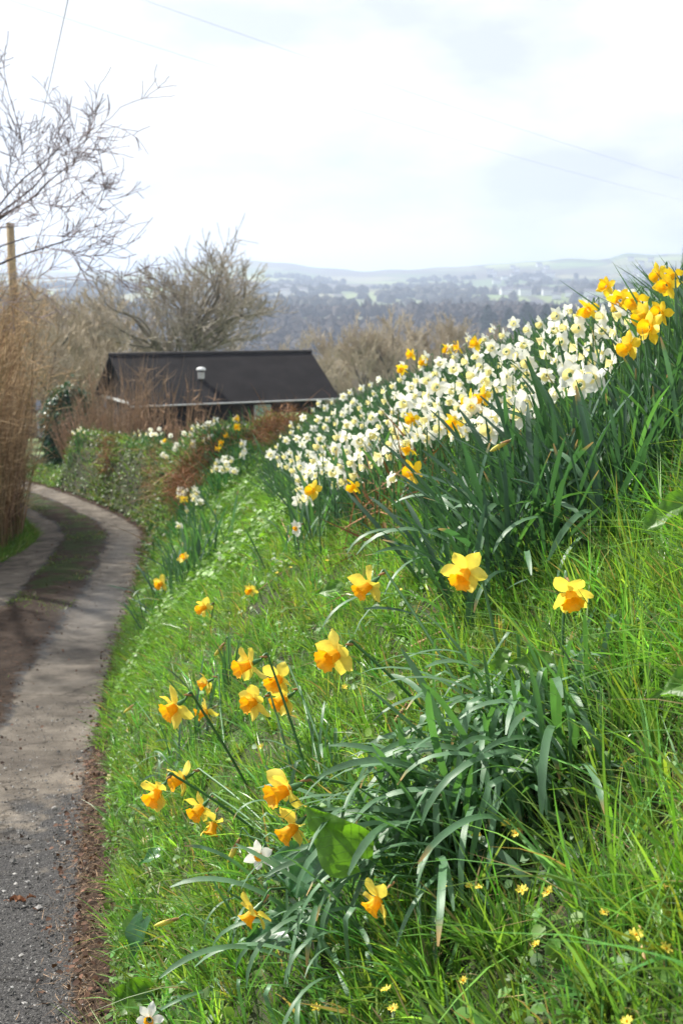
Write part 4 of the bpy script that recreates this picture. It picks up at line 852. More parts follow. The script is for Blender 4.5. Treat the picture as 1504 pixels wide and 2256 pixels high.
o = link('grass', mesh_np('grass', np.concatenate(GV), np.concatenate(GF), M['grass'], np.concatenate(GC))); tag(o, 'bright spring grass covering the bank', 'grass', kind='stuff'); print('GRASS', n1, n2, n3, n4, 'tris', sum(len(f) for f in GF)*2)
# grass and moss on the crown of the lane
P, s_, u_, x_, y_, f_ = grass_pts(60000, 7.5, 30.8, -1.5, -.76, lambda f, s_, u_: .8+0*f)
k = g.random(len(P)) < np.clip(wob(s_*1.2, u_*2, 1.5, 6)*1.2+.15, 0, 1)*sstep(8, 15, f_); P = P[k]; GV, GF, GC, goff = [], [], [], 0
add_grass(P, g.uniform(.03, .10, len(P)), g.uniform(.006, .013, len(P)), (0, 0), .5, gc*np.array([.85, .75, .7]), 3)
o = link('lane_grass', mesh_np('lane_grass', np.concatenate(GV), np.concatenate(GF), M['grass'], np.concatenate(GC))); tag(o, 'low mossy grass down the middle of the lane', 'grass', kind='stuff')

# ================================================================== GROUND COVER (small weed leaves, ivy, bracken)
def leaflets(P, nrmv, size, colr, K=0):
    """small pointed leaves folded on the midrib, 4 quads... two quads each"""
    n_ = len(P); a = nrm(g.normal(0, 1, (n_, 3))); z = nrm(nrmv+g.normal(0, .45, (n_, 3))); x = nrm(a-(a*z).sum(-1, keepdims=True)*z); y = np.cross(z, x)
    sh = np.array([[0, 0, 0], [.35, .42, .10], [.72, .34, .10], [1, 0, -.05], [.72, -.34, .10], [.35, -.42, .10], [.5, 0, -.03]])
    V = P[:, None]+size[:, None, None]*(sh[None, :, :1]*x[:, None]+sh[None, :, 1:2]*y[:, None]+sh[None, :, 2:]*z[:, None])
    F = np.array([[0, 6, 2, 1], [6, 3, 2, 2], [0, 5, 4, 6], [6, 4, 3, 3]]); F = np.array([[0, 6, 2, 1], [0, 5, 4, 6], [6, 4, 3, 2]])
    F = (F[None]+(np.arange(n_)*7)[:, None, None]).reshape(-1, 4); return V.reshape(-1, 3), F, np.repeat(colr, 7, 0)
P, s_, u_, x_, y_, f_ = grass_pts(150000, .9, 7, .0, 3.0, lambda f, s_, u_: np.clip(2.2/f, 0, 1)**1.4*(.06+.8*sstep(.3, .0, u_)+.6*np.clip(wob(s_*3, u_*3, 1.6, 7)-.1, 0, 1)))
n_ = len(P); P = P+np.stack([0*s_[:n_], 0*s_[:n_], g.uniform(.01, .075, n_)], -1)
c = np.array([.095, .20, .036])*np.exp(g.normal(0, .28, (n_, 1)))*np.stack([np.exp(g.normal(0, .15, n_)), np.ones(n_), np.ones(n_)], -1)
V, F, C_ = leaflets(P, np.array([-.5, -.1, .8]), g.uniform(.010, .032, n_), c)
o = link('ground_cover', mesh_np('ground_cover', V, F, M['cover'], C_)); tag(o, 'small round weed leaves among the grass', 'weeds', kind='stuff'); print('COVER', n_)
P, s_, u_, x_, y_, f_ = grass_pts(60000, .9, 4, .1, 3.0, lambda f, s_, u_: .5+0*f); k = inpoly(x_, y_, GAP); P = P[k][:1500]; n_ = len(P); P[:, 2] += g.uniform(.005, .07, n_)
V, F, C_ = leaflets(P, np.array([-.4, -.2, .9]), g.uniform(.012, .03, n_), np.array([.06, .14, .04])*np.exp(g.normal(0, .3, (n_, 1))))
o = link('ground_cover', mesh_np('ground_cover', V, F, M['cover'], C_)); tag(o, 'small celandine leaves in the dark gap under the big leaf clump', 'weeds', kind='stuff')
P, s_, u_, x_, y_, f_ = grass_pts(70000, 6.5, 16, .0, 2.4, lambda f, s_, u_: np.clip(wob(s_*1.5, u_*1.5, 1.6, 11)*1.5, 0, .9))
n_ = len(P); P[:, 2] += g.uniform(.03, .14, n_); c = np.array([.12, .25, .03])*np.exp(g.normal(0, .25, (n_, 1))); V, F, C_ = leaflets(P, np.array([-.4, -.2, .9]), g.uniform(.025, .05, n_), c)
o = link('ground_cover', mesh_np('ground_cover', V, F, M['cover'], C_)); tag(o, 'lush bright green weeds on the middle of the bank', 'weeds', kind='stuff')
# hedge bank: ivy leaves, dead bracken
P, s_, u_, x_, y_, f_ = grass_pts(60000, 13.5, 31, .0, 1.5, lambda f, s_, u_: sstep(13.5, 16, f)*(.55+.5*wob(s_*1.2, u_, 1.7, 1)))
n_ = len(P); P += g.normal(0, .05, P.shape); dark = wob(s_[:n_]*1.1, u_[:n_]*.4, 1.9, 5) > .15
c = np.where(dark[:, None], np.array([.028, .075, .026]), np.array([.085, .15, .035]))*np.exp(g.normal(0, .35, (n_, 1))); V, F, C_ = leaflets(P, np.array([-.6, -.5, .4]), g.uniform(.04, .085, n_), c)
o = link('ivy', mesh_np('ivy', V, F, M['cover'], C_)); tag(o, 'ivy and low leaves clothing the hedge bank', 'ivy', kind='stuff')
BP = []
for poly, n_ in [([(400, 1020), (470, 975), (480, 1010), (450, 1080), (390, 1140), (395, 1070)], 2600), ([(590, 930), (680, 880), (700, 900), (640, 960), (600, 990), (570, 970)], 1500), ([(235, 960), (262, 950), (255, 1010), (228, 1060)], 700), ([(330, 990), (360, 990), (350, 1110), (330, 1110)], 500), ([(860, 1130), (950, 1060), (960, 1110), (900, 1190)], 250)]:
    xs = [q[0] for q in poly]; ys = [q[1] for q in poly]; c0 = 0
    X_, Y_ = g.uniform(min(xs), max(xs), 90), g.uniform(min(ys), max(ys), 90); kk = inpoly(X_, Y_, poly)
    pts = [hit(x, y, .03) for x, y in zip(X_[kk], Y_[kk])]; pts = np.array([q for q in pts if q is not None])
    if len(pts) == 0: continue
    BP.append(pts[g.integers(0, len(pts), n_)]+g.normal(0, .10, (n_, 3)))
BP = np.concatenate(BP); BP[:, 2] = np.maximum(BP[:, 2], gz(BP[:, 0], BP[:, 1])); n_ = len(BP)
d = nrm(g.normal(0, 1, (n_, 3))+np.array([-.4, -.3, -.3])); V, F, t = blades(BP, d, g.uniform(.10, .34, n_), g.uniform(.006, .016, n_), g.normal(0, .3, (n_, 3)), 4)
o = link('bracken', mesh_np('bracken', V, F, M['litter'], np.repeat(np.array([.26, .135, .07])*np.exp(g.normal(0, .35, (n_, 1))), 8, 0))); tag(o, 'dead brown bracken hanging on the hedge bank', 'bracken', kind='stuff')
P, s_, u_, x_, y_, f_ = grass_pts(5200, 14, 28.5, .03, 1.9, lambda f, s_, u_: .35+.9*np.clip(wob(s_*1.3, u_*.5, 1.5, 4), 0, 1)); n_ = len(P)
d = nrm(np.stack([g.normal(-.35, .5, n_), g.normal(-.2, .5, n_), g.normal(.7, .5, n_)], -1)); V, F, t = blades(P, d, g.uniform(.15, .55, n_), g.uniform(.006, .013, n_), np.stack([g.normal(-.2, .3, n_), g.normal(-.2, .3, n_), g.normal(-.4, .3, n_)], -1), 5)
o = link('dead_stems', mesh_np('dead_stems', V, F, M['litter'], np.repeat(np.array([.26, .17, .10])*np.exp(g.normal(0, .4, (n_, 1))), 10, 0))); tag(o, 'tangle of dead brown stems over the hedge bank', 'dead stems', kind='stuff')
# thatch of dry grass in the near turf
P, s_, u_, x_, y_, f_ = grass_pts(80000, .9, 6.5, .05, 2.8, lambda f, s_, u_: np.clip(2.2/f, 0, 1)*np.clip(.2+wob(s_*2.3, u_*2.3, 1.3, 13), 0, .8))
n_ = len(P); P[:, 2] += g.uniform(0, .02, n_); d = nrm(np.stack([g.normal(0, 1, n_), g.normal(0, 1, n_), g.normal(.15, .25, n_)], -1)); V, F, t = blades(P, d, g.uniform(.03, .11, n_), g.uniform(.001, .0028, n_), g.normal(0, .2, (n_, 3)), 4)
o = link('dry_grass', mesh_np('dry_grass', V, F, M['litter'], np.repeat(np.array([.36, .28, .14])*np.exp(g.normal(0, .3, (n_, 1))), 8, 0))); tag(o, 'dry straw coloured thatch between the grass', 'grass', kind='stuff')

# ================================================================== BROAD LEAVES, SMALL FLOWERS
def arum_vf(Ln, W, cup_, droop, seed, nu=11, nv=9):
    t = np.linspace(0, 1, nu); v = np.linspace(-1, 1, nv); prof = np.interp(t, [0, .06, .2, .4, .6, .8, .93, 1], [.35, .78, 1, .97, .80, .48, .18, .0])*W*.5+.0005
    X = np.zeros((nu, nv, 3))
    for i in range(nu):
        X[i, :, 0] = Ln*t[i]-Ln*.20*np.abs(v)**1.5*max(0, 1-t[i]*3.2); X[i, :, 1] = prof[i]*v+.006*np.sin(seed+t[i]*7)*v
        X[i, :, 2] = -droop*Ln*t[i]**2+cup_*prof[i]*np.abs(v)**1.4+.010*W/.1*np.sin(6*t[i]*2+np.abs(v)*4+seed+v)*np.abs(v)+.004*np.sin(t[i]*30-np.abs(v)*9)*np.abs(v)*W/.1
    return X.reshape(-1, 3), gridF(nu, nv)
def arum(spec, label):
    t = None
    for k, (px, py, h, Ln, W, zdir, xdir, mt, bpx, bpy_) in enumerate(spec):
        c = hit(px, py, h); b_ = ground(hit(bpx, bpy_))
        if t is None: t = thing('arum_plant', label, 'plant', b_); b0 = b_
        z = Vector(nrm(zdir)); x = Vector(nrm(xdir)); x = (x-z*x.dot(z)).normalized(); y = z.cross(x)
        mm = Matrix((x, y, z)).transposed().to_4x4(); mm.translation = Vector(c-b0-np.array(x)*Ln*.5)
        link('leaf', mesh_np('broad_leaf', *arum_vf(Ln, W, .34, .25, k*2.1), M[mt]), t, mm)
        st = np.array(mm.translation)+np.array(x)*Ln*.04; q = np.linspace(0, 1, 8)[:, None]; bb_ = b_-b0-np.array([0, 0, .01]); mid = (bb_+st)/2+np.array([0, 0, .03])
        P_ = (1-q)**2*bb_+2*q*(1-q)*mid+q*q*st; link('stalk', mesh_np('leaf_stalk', *tubes(P_[None], np.full((1, 8), .0028), 6), M['stem']), t)
arum([(728, 1838, .40, .118, .088, (-.05, -.95, .14), (-.65, .15, .55), 'arum_lime', 800, 1920), (690, 1905, .30, .15, .10, (-.4, -.55, .75), (-.8, -.3, -.1), 'arum_dark', 790, 1930), (630, 1900, .27, .12, .085, (-.2, -.6, .75), (-.8, .2, .3), 'arum_dark', 760, 1940)], 'broad glossy arrow shaped leaves behind the white daffodil')
arum([(600, 2050, .17, .14, .085, (-.3, -.45, .8), (-.75, -.2, .4), 'arum_dark', 680, 2090)], 'single dark broad leaf behind the downward yellow daffodil')
arum([(298, 2075, .15, .125, .075, (-.55, -.55, .6), (-.35, -.5, -.6), 'arum_dark', 350, 2130), (280, 2200, .13, .12, .095, (-.4, -.75, .5), (-.7, -.3, .1), 'arum_lime', 350, 2210), (285, 2040, .15, .10, .055, (-.6, -.4, .7), (-.4, -.4, -.5), 'arum_lime', 340, 2090)], 'broad veined leaves overhanging the lane edge at the bottom')
arum([(325, 1890, .12, .08, .045, (-.3, -.4, .85), (-.9, -.2, 0), 'arum_dark', 360, 1900)], 'small dark oval leaf near the lane below the ragged daffodil')
arum([(720, 1300, .16, .10, .07, (-.2, -.6, .8), (-.7, -.2, .4), 'arum_lime', 750, 1330)], 'pale broad leaf in the grass left of the slanting daffodil')
arum([(1160, 1460, .20, .075, .05, (-.1, -.7, .7), (-.8, -.1, .35), 'arum_lime', 1190, 1500), (1105, 1445, .2, .06, .04, (-.1, -.7, .7), (.1, -.1, .8), 'arum_lime', 1130, 1500)], 'lime green oval leaves between the two upright daffodils')
arum([(1490, 1510, .18, .09, .05, (-.2, -.5, .85), (-.9, -.2, .2), 'arum_lime', 1500, 1560), (1460, 1130, .18, .11, .06, (-.2, -.6, .8), (-.7, -.3, -.2), 'arum_lime', 1480, 1170)], 'pale oval leaves at the right edge of the grass')
# lesser celandines: eight narrow glossy yellow petals
def cel_vf(seed):
    gg = np.random.default_rng(seed); ps = []
    for k in range(8):
        V, F = petal_mesh('c', .0105, .0052, gg.normal(.2, .2), gg.normal(0, .2), None, k, 4, 3); mm = Matrix.Rotation(k*math.pi/4+gg.normal(0, .1), 3, 'Z') @ Matrix.Rotation(-.25+gg.normal(0, .15), 3, 'Y'); V = V.copy(); V[:, 0] -= .004; ps.append((V @ np.array(mm).T, F))
    return cat(*ps)
CEL = [mesh_np('celandine_petals', *cel_vf(k), M['ypet']) for k in range(3)]
PRI = mesh_np('primrose_petals', *cat(*[((petal_mesh('c', .014, .013, .1, .1, None, k, 5, 4)[0]-np.array([.004, 0, 0])) @ np.array(Matrix.Rotation(k*2*math.pi/5, 3, 'Z')).T, gridF(5, 4)) for k in range(5)]), M['wcup'])
CEN = mesh_np('centre', *tubes([[[0, 0, 0], [0, 0, .002], [0, 0, .004]]], [[.003, .003, .0005]], 6), M['ycup'])
gcs = [(1048, 1842), (1136, 1836), (1150, 1962), (1033, 1952), (1055, 1955), (990, 1945), (1020, 2160), (850, 2180), (696, 2222), (865, 2222), (1207, 1965), (760, 1514), (575, 1645), (1090, 1455), (965, 1440), (610, 1262), (720, 1235), (640, 1250), (880, 1300), (1400, 2060), (1465, 2090), (1380, 2250), (1180, 1255), (845, 1890), (1115, 1815), (945, 1588), (1180, 2080), (1330, 2010)]
for k, (px, py) in enumerate(gcs):
    h = hit(px, py, .13); b_ = ground(h+np.array([.012, .005, 0])); t = thing('celandine', 'tiny yellow celandine flower dotted low in the bank grass', 'wildflower', b_, 'celandines in the grass'); hl = h-b_; f_ = nrm([g.normal(-.3, .3), g.normal(-.3, .2), .85])
    link('petals', CEL[k % 3], t, frame(f_, 0, hl, g.uniform(.55, .9))); link('centre', CEN, t, frame(f_, 0, hl, .7)); q = np.linspace(0, 1, 5)[:, None]; link('stem', mesh_np('stem', *tubes((q*hl)[None], np.full((1, 5), .0010), 4), M['stem']), t)
for k, (px, py) in enumerate([(282, 1608), (240, 1712), (262, 1585), (338, 1200), (345, 1195), (320, 1850)]):
    h = hit(px, py, .05); b_ = ground(h); t = thing('primrose', 'pale cream primrose flower low at the lane side of the bank', 'wildflower', b_, 'primroses beside the lane'); hl = h-b_; f_ = nrm([-.4, -.6, .6])
    link('petals', PRI, t, frame(f_, k, hl, 1.1)); link('centre', CEN, t, frame(f_, 0, hl, 1)); q = np.linspace(0, 1, 5)[:, None]; link('stem', mesh_np('stem', *tubes((q*hl+np.array([0, 0, 0]))[None], np.full((1, 5), .0010), 4), M['stem']), t)
# broken stalks
def stalk(pts, r_, label, h=.05):
    P_ = np.array([hit(x, y, h) for x, y in pts]); b_ = P_[0].copy(); q = np.linspace(0, 1, 9); Q = np.stack([np.interp(q, np.linspace(0, 1, len(P_)), P_[:, k]) for k in range(3)], -1)-b_
    t = tag(link('dead_stalk', mesh_np('dead_stalk', *tubes(Q[None], np.linspace(r_, r_*.75, 9)[None], 7), M['dead'])), label, 'stalk'); t.location = b_
stalk([(868, 1592), (930, 1500), (1012, 1382)], .0045, 'long broken brown stalk lying in the grass behind the slanting stems'); stalk([(905, 1425), (1005, 1375)], .0045, 'short broken brown stalk above the long one')
stalk([(555, 1312), (625, 1258)], .003, 'dry straw stalk beside the tiny pale daffodil'); stalk([(640, 1190), (612, 1130)], .003, 'thin dry stem by the upright leaf tuft', .08)
stalk([(1420, 2130), (1408, 2040)], .003, 'short dark dead stem in the lower right grass', .06)
# loose things on the lane
def on_lane(px, py): return hit(px, py, .006)
def fallen(px, py, sz, rz, label):
    gg = np.random.default_rng(px); nu, nv = 8, 6; t = np.linspace(0, 1, nu); v = np.linspace(-1, 1, nv); wd = sz*.32*np.sin(np.pi*np.clip(t*.92+.04, 0, 1))*(1+.3*np.sin(t*17))
    X = np.zeros((nu, nv, 3)); X[..., 0] = (sz*(t-.5))[:, None]; X[..., 1] = wd[:, None]*v; X[..., 2] = (.22*sz*np.abs(v)**1.5)[None]*(.4+gg.random((nu, 1)))+.10*sz*np.sin(t*5)[:, None]+.004
    e = thing('fallen_leaf', label, 'fallen leaf', on_lane(px, py), rotz=rz); bl = link('blade', mesh_np('fallen_blade', X.reshape(-1, 3), gridF(nu, nv), M['fallen']), e)
    link('stalk', mesh_np('fallen_stalk', *tubes([[[-sz*.5, 0, .006], [-sz*.7, .004, .012], [-sz*.9, .012, .004]]], [[.0012]*3], 5), M['fallen']), e)
fallen(40, 1988, .058, .15, 'curled brown leaf lying across the lane at the left edge'); fallen(70, 1980, .035, .6, 'brown leaf overlapping the end of the curled one'); fallen(108, 2048, .03, 1.2, 'small folded brown leaf alone on the gritty lane')
fallen(283, 1307, .09, .2, 'pale fallen petal leaf near the wet patch'); fallen(232, 1945, .035, .9, 'reddish dead leaf at the foot of the bank')
V, F = tubes([[[-.012, 0, 0], [-.008, 0, .006], [0, .001, .010], [.008, 0, .006], [.013, 0, 0]]], [[.001, .009, .011, .008, .001]], 7)
e = link('stone', mesh_np('stone', V, F, M['stone'])); e.location = on_lane(121, 1785); tag(e, 'pinkish pebble alone on the concrete track', 'stone')
# grit
n_ = 16000; s_ = g.uniform(s_of_y(2.2), s_of_y(7.5), n_); u_ = -np.abs(g.normal(0, .75, n_))-.02; k = (u_ > -2.3) & (g.random(n_) < .25+.75*sstep(6.5, 3.5, np.interp(s_, ES, EY))); s_, u_ = s_[k], u_[k]; n_ = len(s_)
P = su2w(s_, u_); P[:, 2] += .006*wob(s_, u_, 6, 2)*1.3; sz = g.gamma(2.2, .0011, n_)+.0010
octa = np.array([[1, 0, 0], [-1, 0, 0], [0, 1, 0], [0, -1, 0], [0, 0, .7], [0, 0, -.7]]); fo = np.array([[0, 2, 4], [2, 1, 4], [1, 3, 4], [3, 0, 4], [2, 0, 5], [1, 2, 5], [3, 1, 5], [0, 3, 5]])
V = (P[:, None]+sz[:, None, None]*(octa[None]*g.uniform(.6, 1.4, (n_, 6, 1)))[..., [0, 1, 2]]+g.normal(0, .15, (n_, 6, 3))*sz[:, None, None]).reshape(-1, 3); F = (fo[None]+(np.arange(n_)*6)[:, None, None]).reshape(-1, 3)
cc = np.repeat(np.array([.17, .165, .16])*np.exp(g.normal(0, .6, (n_, 1))), 6, 0)
o = link('gravel', mesh_np('gravel', V, F, M['litter'], np.clip(cc, 0, .6), smooth=False)); tag(o, 'loose grey grit on the near lane', 'gravel', kind='stuff')
# leaf litter along the lane edges
n_ = 13000; s_ = g.uniform(s_of_y(2.0), s_of_y(30), n_)**1.0; u_ = np.where(g.random(n_) < .60, g.normal(-.06, .07, n_), g.normal(-1.05, .25, n_)); y_ = np.interp(s_, ES, EY)
k = ~((u_ < -.4) & (y_ < 4.5)) & (g.random(n_) < .45+.55*(wob(s_*2, u_, 1.4, 3) > 0)); s_, u_ = s_[k], u_[k]; n_ = len(s_); P = su2w(s_, u_); P[:, 2] += g.uniform(.012, .03, n_)
V, F, C_ = leaflets(P, np.array([0, 0, 1.]), g.uniform(.008, .026, n_), np.array([.085, .045, .03])*np.exp(g.normal(0, .5, (n_, 1))))
o = link('leaf_litter', mesh_np('leaf_litter', V, F, M['litter'], C_)); tag(o, 'brown leaf litter along the lane edges', 'litter', kind='stuff')
n_ = 2600; s_ = g.uniform(s_of_y(2.3), s_of_y(6), n_); u_ = g.normal(-.07, .06, n_); P = su2w(s_, u_); P[:, 2] += g.uniform(.012, .022, n_)
d = nrm(np.stack([g.normal(0, 1, n_), g.normal(0, 1, n_), g.normal(.05, .15, n_)], -1)); V, F, t = blades(P, d, g.uniform(.015, .06, n_), g.uniform(.001, .0024, n_), g.normal(0, .2, (n_, 3)), 4)
o = link('straw_litter', mesh_np('straw_litter', V, F, M['litter'], np.repeat(np.array([.20, .135, .085])*np.exp(g.normal(0, .45, (n_, 1))), 8, 0))); tag(o, 'dry straw and stems lying in the lane gutter', 'litter', kind='stuff')

# ================================================================== SHRUBS ROUND THE HUT
def whip_shrub(px, D, zb, n, hgt, rad, colr, label, lean=.12, name='bare_shrub', r0=.012):
    p_ = at(px, 900, D); b_ = np.array([p_[0], p_[1], zb]); t = thing(name, label, 'shrub', b_); gg = np.random.default_rng(int(px))
    a = gg.uniform(0, 6.283, n); q = rad*np.sqrt(gg.random(n)); B = np.stack([q*np.cos(a), q*np.sin(a), 0*a], -1); d = nrm(np.stack([np.cos(a)*lean+gg.normal(0, .1, n), np.sin(a)*lean+gg.normal(0, .1, n), np.ones(n)], -1)); Ln = gg.uniform(.5, 1, n)*hgt; tq = np.linspace(0, 1, 7)
    P_ = B[:, None]+Ln[:, None, None]*tq[None, :, None]*d[:, None]+(gg.normal(0, .035, (n, 7, 3)).cumsum(1)*tq[None, :, None]); V, F = tubes(P_, r0*gg.uniform(.6, 1.2, n)[:, None]*(1.08-tq)[None], 3)
    o = link('stems', mesh_np('whips', V, F, M['hedge_twig'], np.repeat(np.array(colr)*gg.uniform(.6, 1.3, (n, 1)), 21, 0)), t); o['kind'] = 'stuff'
    m_ = n*4; pi_ = gg.integers(0, n, m_); ki = gg.integers(1, 6, m_); P2 = P_[pi_, ki]; d2 = nrm(gg.normal(0, 1, (m_, 3))+np.array([0, 0, 1.0])); tq4 = np.linspace(0, 1, 4); V, F = tubes(P2[:, None]+(gg.uniform(.1, .35, m_)*hgt*.5)[:, None, None]*tq4[None, :, None]*d2[:, None]+gg.normal(0, .015, (m_, 4, 3)), r0*.5*(1.1-tq4)[None]*np.ones((m_, 1)), 3)
    o = link('twigs', mesh_np('shrub_twigs', V, F, M['hedge_twig'], np.repeat(np.array(colr)*gg.uniform(.6, 1.3, (m_, 1)), 12, 0)), t); o['kind'] = 'stuff'
whip_shrub(388, 33, -3.6, 80, 3.5, .5, (.42, .27, .17), 'fan of upright tan stems before the hut front wall', .22, r0=.026)
whip_shrub(262, 34, -3.6, 300, 4.1, 1.0, (.36, .25, .16), 'reddish brown twiggy shrub before the hut gable', .12, r0=.018)
whip_shrub(215, 36, -3.2, 360, 2.0, 1.1, (.36, .25, .17), 'low brown thicket left of the hut gable', .3, r0=.018)
whip_shrub(690, 17, -.6, 7, 1.0, .25, (.26, .12, .09), 'few bare reddish stems at the hut right roof edge', .1, r0=.008)
whip_shrub(560, 17, -.6, 6, .75, .3, (.26, .12, .09), 'few bare brown stems beside the hut window', .25, r0=.007)
# laurel: glossy dark evergreen
lb = at(150, 930, 39); e = thing('laurel_bush', 'glossy dark evergreen bush left of the hut', 'bush', (lb[0], lb[1], -4.3)); gg = np.random.default_rng(8); n_ = 6500
v = nrm(gg.normal(0, 1, (n_, 3)))*np.array([.85, .85, 1.55])*(gg.uniform(.55, 1.02, n_)*(1+.22*wob(gg.normal(0, 1, n_), gg.normal(0, 1, n_), 2)))[:, None]; P = v+np.array([0, 0, 1.75]); ok = P[:, 2] > .2; P, v = P[ok], v[ok]; P += .12*np.sin(P[:, [1, 2, 0]]*5)
V, F, C_ = leaflets(P, nrm(v)*.6+np.array([0, 0, .5]), gg.uniform(.11, .19, len(P)), np.ones((len(P), 3))); o = link('crown', mesh_np('laurel_crown', V, F, M['laurel']), e)
P_ = np.stack([np.stack([np.linspace(0, .5*math.cos(a), 6), np.linspace(0, .5*math.sin(a), 6), np.linspace(0, 2.2, 6)], -1) for a in (0, 1.3, 2.6, 4, 5.2)]); link('trunk', mesh_np('laurel_stems', *tubes(P_, np.full((5, 6), .03), 5), M['bark']), e)

# ================================================================== FAR COUNTRY: woods, conifers, houses
g = np.random.default_rng(77)
def puff(nseg=6, nr=3):
    th_ = np.linspace(.0, math.pi*.62, nr); a = np.arange(nseg)*2*math.pi/nseg
    return np.stack([np.sin(th_)[:, None]*np.cos(a), np.sin(th_)[:, None]*np.sin(a), np.cos(th_)[:, None]+0*a], -1).reshape(-1, 3), gridF(nr, nseg, 0, True)
pv, pf = puff()
def puffs(P, sx, sz, colr):
    n_ = len(P); J = 1+g.normal(0, .22, (n_, len(pv), 1)); V = P[:, None]+pv[None]*J*np.stack([sx, sx, sz], -1)[:, None]+np.array([0, 0, 1])*(sz*.35)[:, None, None]
    F = (pf[None]+(np.arange(n_)*len(pv))[:, None, None]).reshape(-1, 4); return V.reshape(-1, 3), F, np.repeat(colr, len(pv), 0)
def rnd_land(n, r0, r1, p0=-150, p1=1650):
    r = g.uniform(r0, r1, n); px = g.uniform(p0, p1, n); phi = np.arctan((px-CX)/FPX*cp); x, y = r*np.sin(phi), r*np.cos(phi); return np.stack([x, y, country_z(x, y)], -1), px, r
P, px_, r_ = rnd_land(8500, 430, 960); k = g.random(len(P)) < np.where((r_ > 800) & (np.abs(px_-770) < 120) & (r_ < 900), .0, 1); P = P[k]
c = np.array([.070, .058, .050])*np.exp(g.normal(0, .15, (len(P), 1)))*(1+.3*wob(P[:, 0]*.01, P[:, 1]*.01, 1.3, 2))[:, None]
V, F, C_ = puffs(P, g.uniform(4, 7, len(P)), g.uniform(4, 7.5, len(P)), c); o = link('valley_woods', mesh_np('valley_woods', V, F, M['wood_far'], C_)); tag(o, 'purple grey bare woods filling the far side of the valley', 'woods', kind='stuff')
P, px_, r_ = rnd_land(5200, 960, 2500); k = (wob(P[:, 0]*.011, P[:, 1]*.007, 1.8, 4) > .18) | (g.random(len(P)) < .05); P = P[k]; c = np.array([.060, .055, .042])*np.exp(g.normal(0, .18, (len(P), 1)))
V, F, C_ = puffs(P, g.uniform(5, 11, len(P)), g.uniform(4, 8, len(P)), c); o = link('hill_woods', mesh_np('hill_woods', V, F, M['wood_far'], C_)); tag(o, 'hazy woods and hedgerows over the distant hills', 'woods', kind='stuff')
P, px_, r_ = rnd_land(1500, 160, 430, 560, 1650); c = np.array([.16, .135, .10])*np.exp(g.normal(0, .25, (len(P), 1))); V, F, C_ = puffs(P, g.uniform(1.6, 3.0, len(P)), g.uniform(2.5, 4.5, len(P)), c); o = link('near_valley_woods', mesh_np('near_valley_woods', V, F, M['wood_far'], C_)); tag(o, 'pale brown scrub and woods on the near valley side', 'woods', kind='stuff')
def conifer_mesh(seed):
    gg = np.random.default_rng(seed); n_ = 900; h = gg.random(n_)**.8; a = gg.uniform(0, 6.283, n_); r_ = (1-h)**.7*.30*gg.uniform(.5, 1.05, n_)*(1+.2*np.sin(a*3+h*9)); P_ = np.stack([r_*np.cos(a), r_*np.sin(a), .12+h*.88], -1)
    V, F, C_ = leaflets(P_, np.stack([np.cos(a), np.sin(a), .4+0*a], -1), gg.uniform(.06, .12, n_), np.array([.018, .038, .022])*np.exp(gg.normal(0, .3, (n_, 1)))); return mesh_np('conifer_crown', V, F, M['wood_far'], C_)
CON = [conifer_mesh(k) for k in range(3)]; CTR = mesh_np('conifer_trunk', *tubes([[[0, 0, 0], [0, 0, .5], [0, 0, .95]]], [[.02, .015, .004]], 6), M['bark'])
for k in range(26):
    px, D, h = (1050+g.uniform(0, 175), g.uniform(700, 760), g.uniform(13, 18)) if k < 17 else ((1235+g.uniform(0, 90), g.uniform(730, 800), g.uniform(12, 16)) if k < 25 else (1210, 520, 17))
    x = (px-CX)/FPX*D/1.0; z_ = float(country_z(x, D)); t = thing('conifer', 'lone dark conifer standing in front of the far dark row' if k == 25 else 'dark conifer in the shelter belt across the valley', 'tree', (x, D, z_), 'dark conifers across the valley'); mm = Matrix.Diagonal((h*1.2, h*1.2, h, 1)); link('crown', CON[k % 3], t, mm); link('trunk', CTR, t, mm)
hs = []
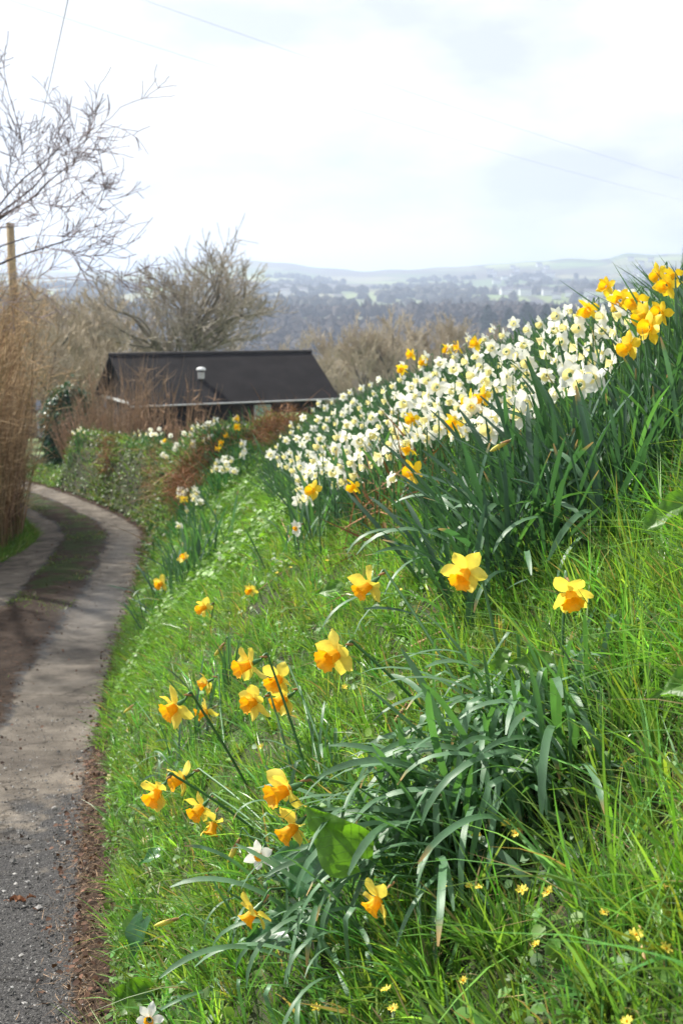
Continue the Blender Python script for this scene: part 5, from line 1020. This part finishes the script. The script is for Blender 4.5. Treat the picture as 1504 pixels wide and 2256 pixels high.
for (p0, p1, r0, r1, n_) in [(1065, 1215, 2250, 2700, 16), (1080, 1200, 1500, 1750, 9), (1270, 1420, 2200, 2650, 9), (1090, 1150, 640, 700, 3), (1200, 1222, 540, 560, 1), (560, 780, 1500, 1900, 9), (1150, 1400, 1300, 1500, 6)]:
    for _ in range(n_): hs.append((g.uniform(p0, p1), g.uniform(r0, r1), {1065: 'in the village on the right hand ridge', 1080: 'on the slope below the ridge village', 1270: 'on the far right ridge', 1090: 'below the dark conifers', 1200: 'beside the lone conifer', 560: 'at the foot of the distant smooth hill', 1150: 'on the wooded slope at far right'}[p0]))
WB, WF = boxVF(-.5, .5, -.35, .35, -.3, .45); HW = mesh_np('house_wall', WB, WF, M['white'], smooth=False)
HR = mesh_np('house_roof', [[-.54, -.40, .43], [.54, -.40, .43], [.54, 0, .78], [-.54, 0, .78], [-.54, .40, .43], [.54, .40, .43]], [[0, 1, 2, 3], [3, 2, 5, 4], [4, 5, 1, 0], [0, 3, 4, 4], ][:3], M['slate'], smooth=False)
HGb = mesh_np('house_gable', [[-.5, -.35, .44], [-.5, .35, .44], [-.5, 0, .74], [.5, -.35, .44], [.5, .35, .44], [.5, 0, .74]], [[0, 1, 2], [4, 3, 5]], M['white'], smooth=False)
for k, (px, D, wh) in enumerate(hs):
    x = (px-CX)/FPX*D; z_ = float(country_z(x, D)); sc = g.uniform(9, 14)*(1 if D > 1000 else .62); lab = 'tiny white house '+wh
    t = thing('house', lab, 'house', (x, D, z_+sc*.28), 'white houses '+wh, g.uniform(-.6, .6)); mm = Matrix.Diagonal((sc*1.15, sc, sc*.8, 1)); link('wall', HW, t, mm); link('roof', HR, t, mm); link('gable', HGb, t, mm)

# ================================================================== HAZE
m, n, o = mat('haze'); pv_ = n.nodes.new('ShaderNodeVolumePrincipled'); pv_.inputs['Color'].default_value = (.64, .77, 1.0, 1); pv_.inputs['Density'].default_value = .00038; pv_.inputs['Anisotropy'].default_value = .40; n.links.new(pv_.outputs[0], o.inputs['Volume'])
V, F = boxVF(-4800, 4800, -4800, 4800, -200, 175); hz = link('haze', mesh_np('haze', V, F[:, ::-1] if False else F, m, smooth=False)); tag(hz, 'thin blue spring haze over the valley', 'haze', kind='stuff')
tr = sum(len(me.polygons)*2 for me in bpy.data.meshes); print('TRIS approx', tr, 'objects', len(bpy.data.objects))
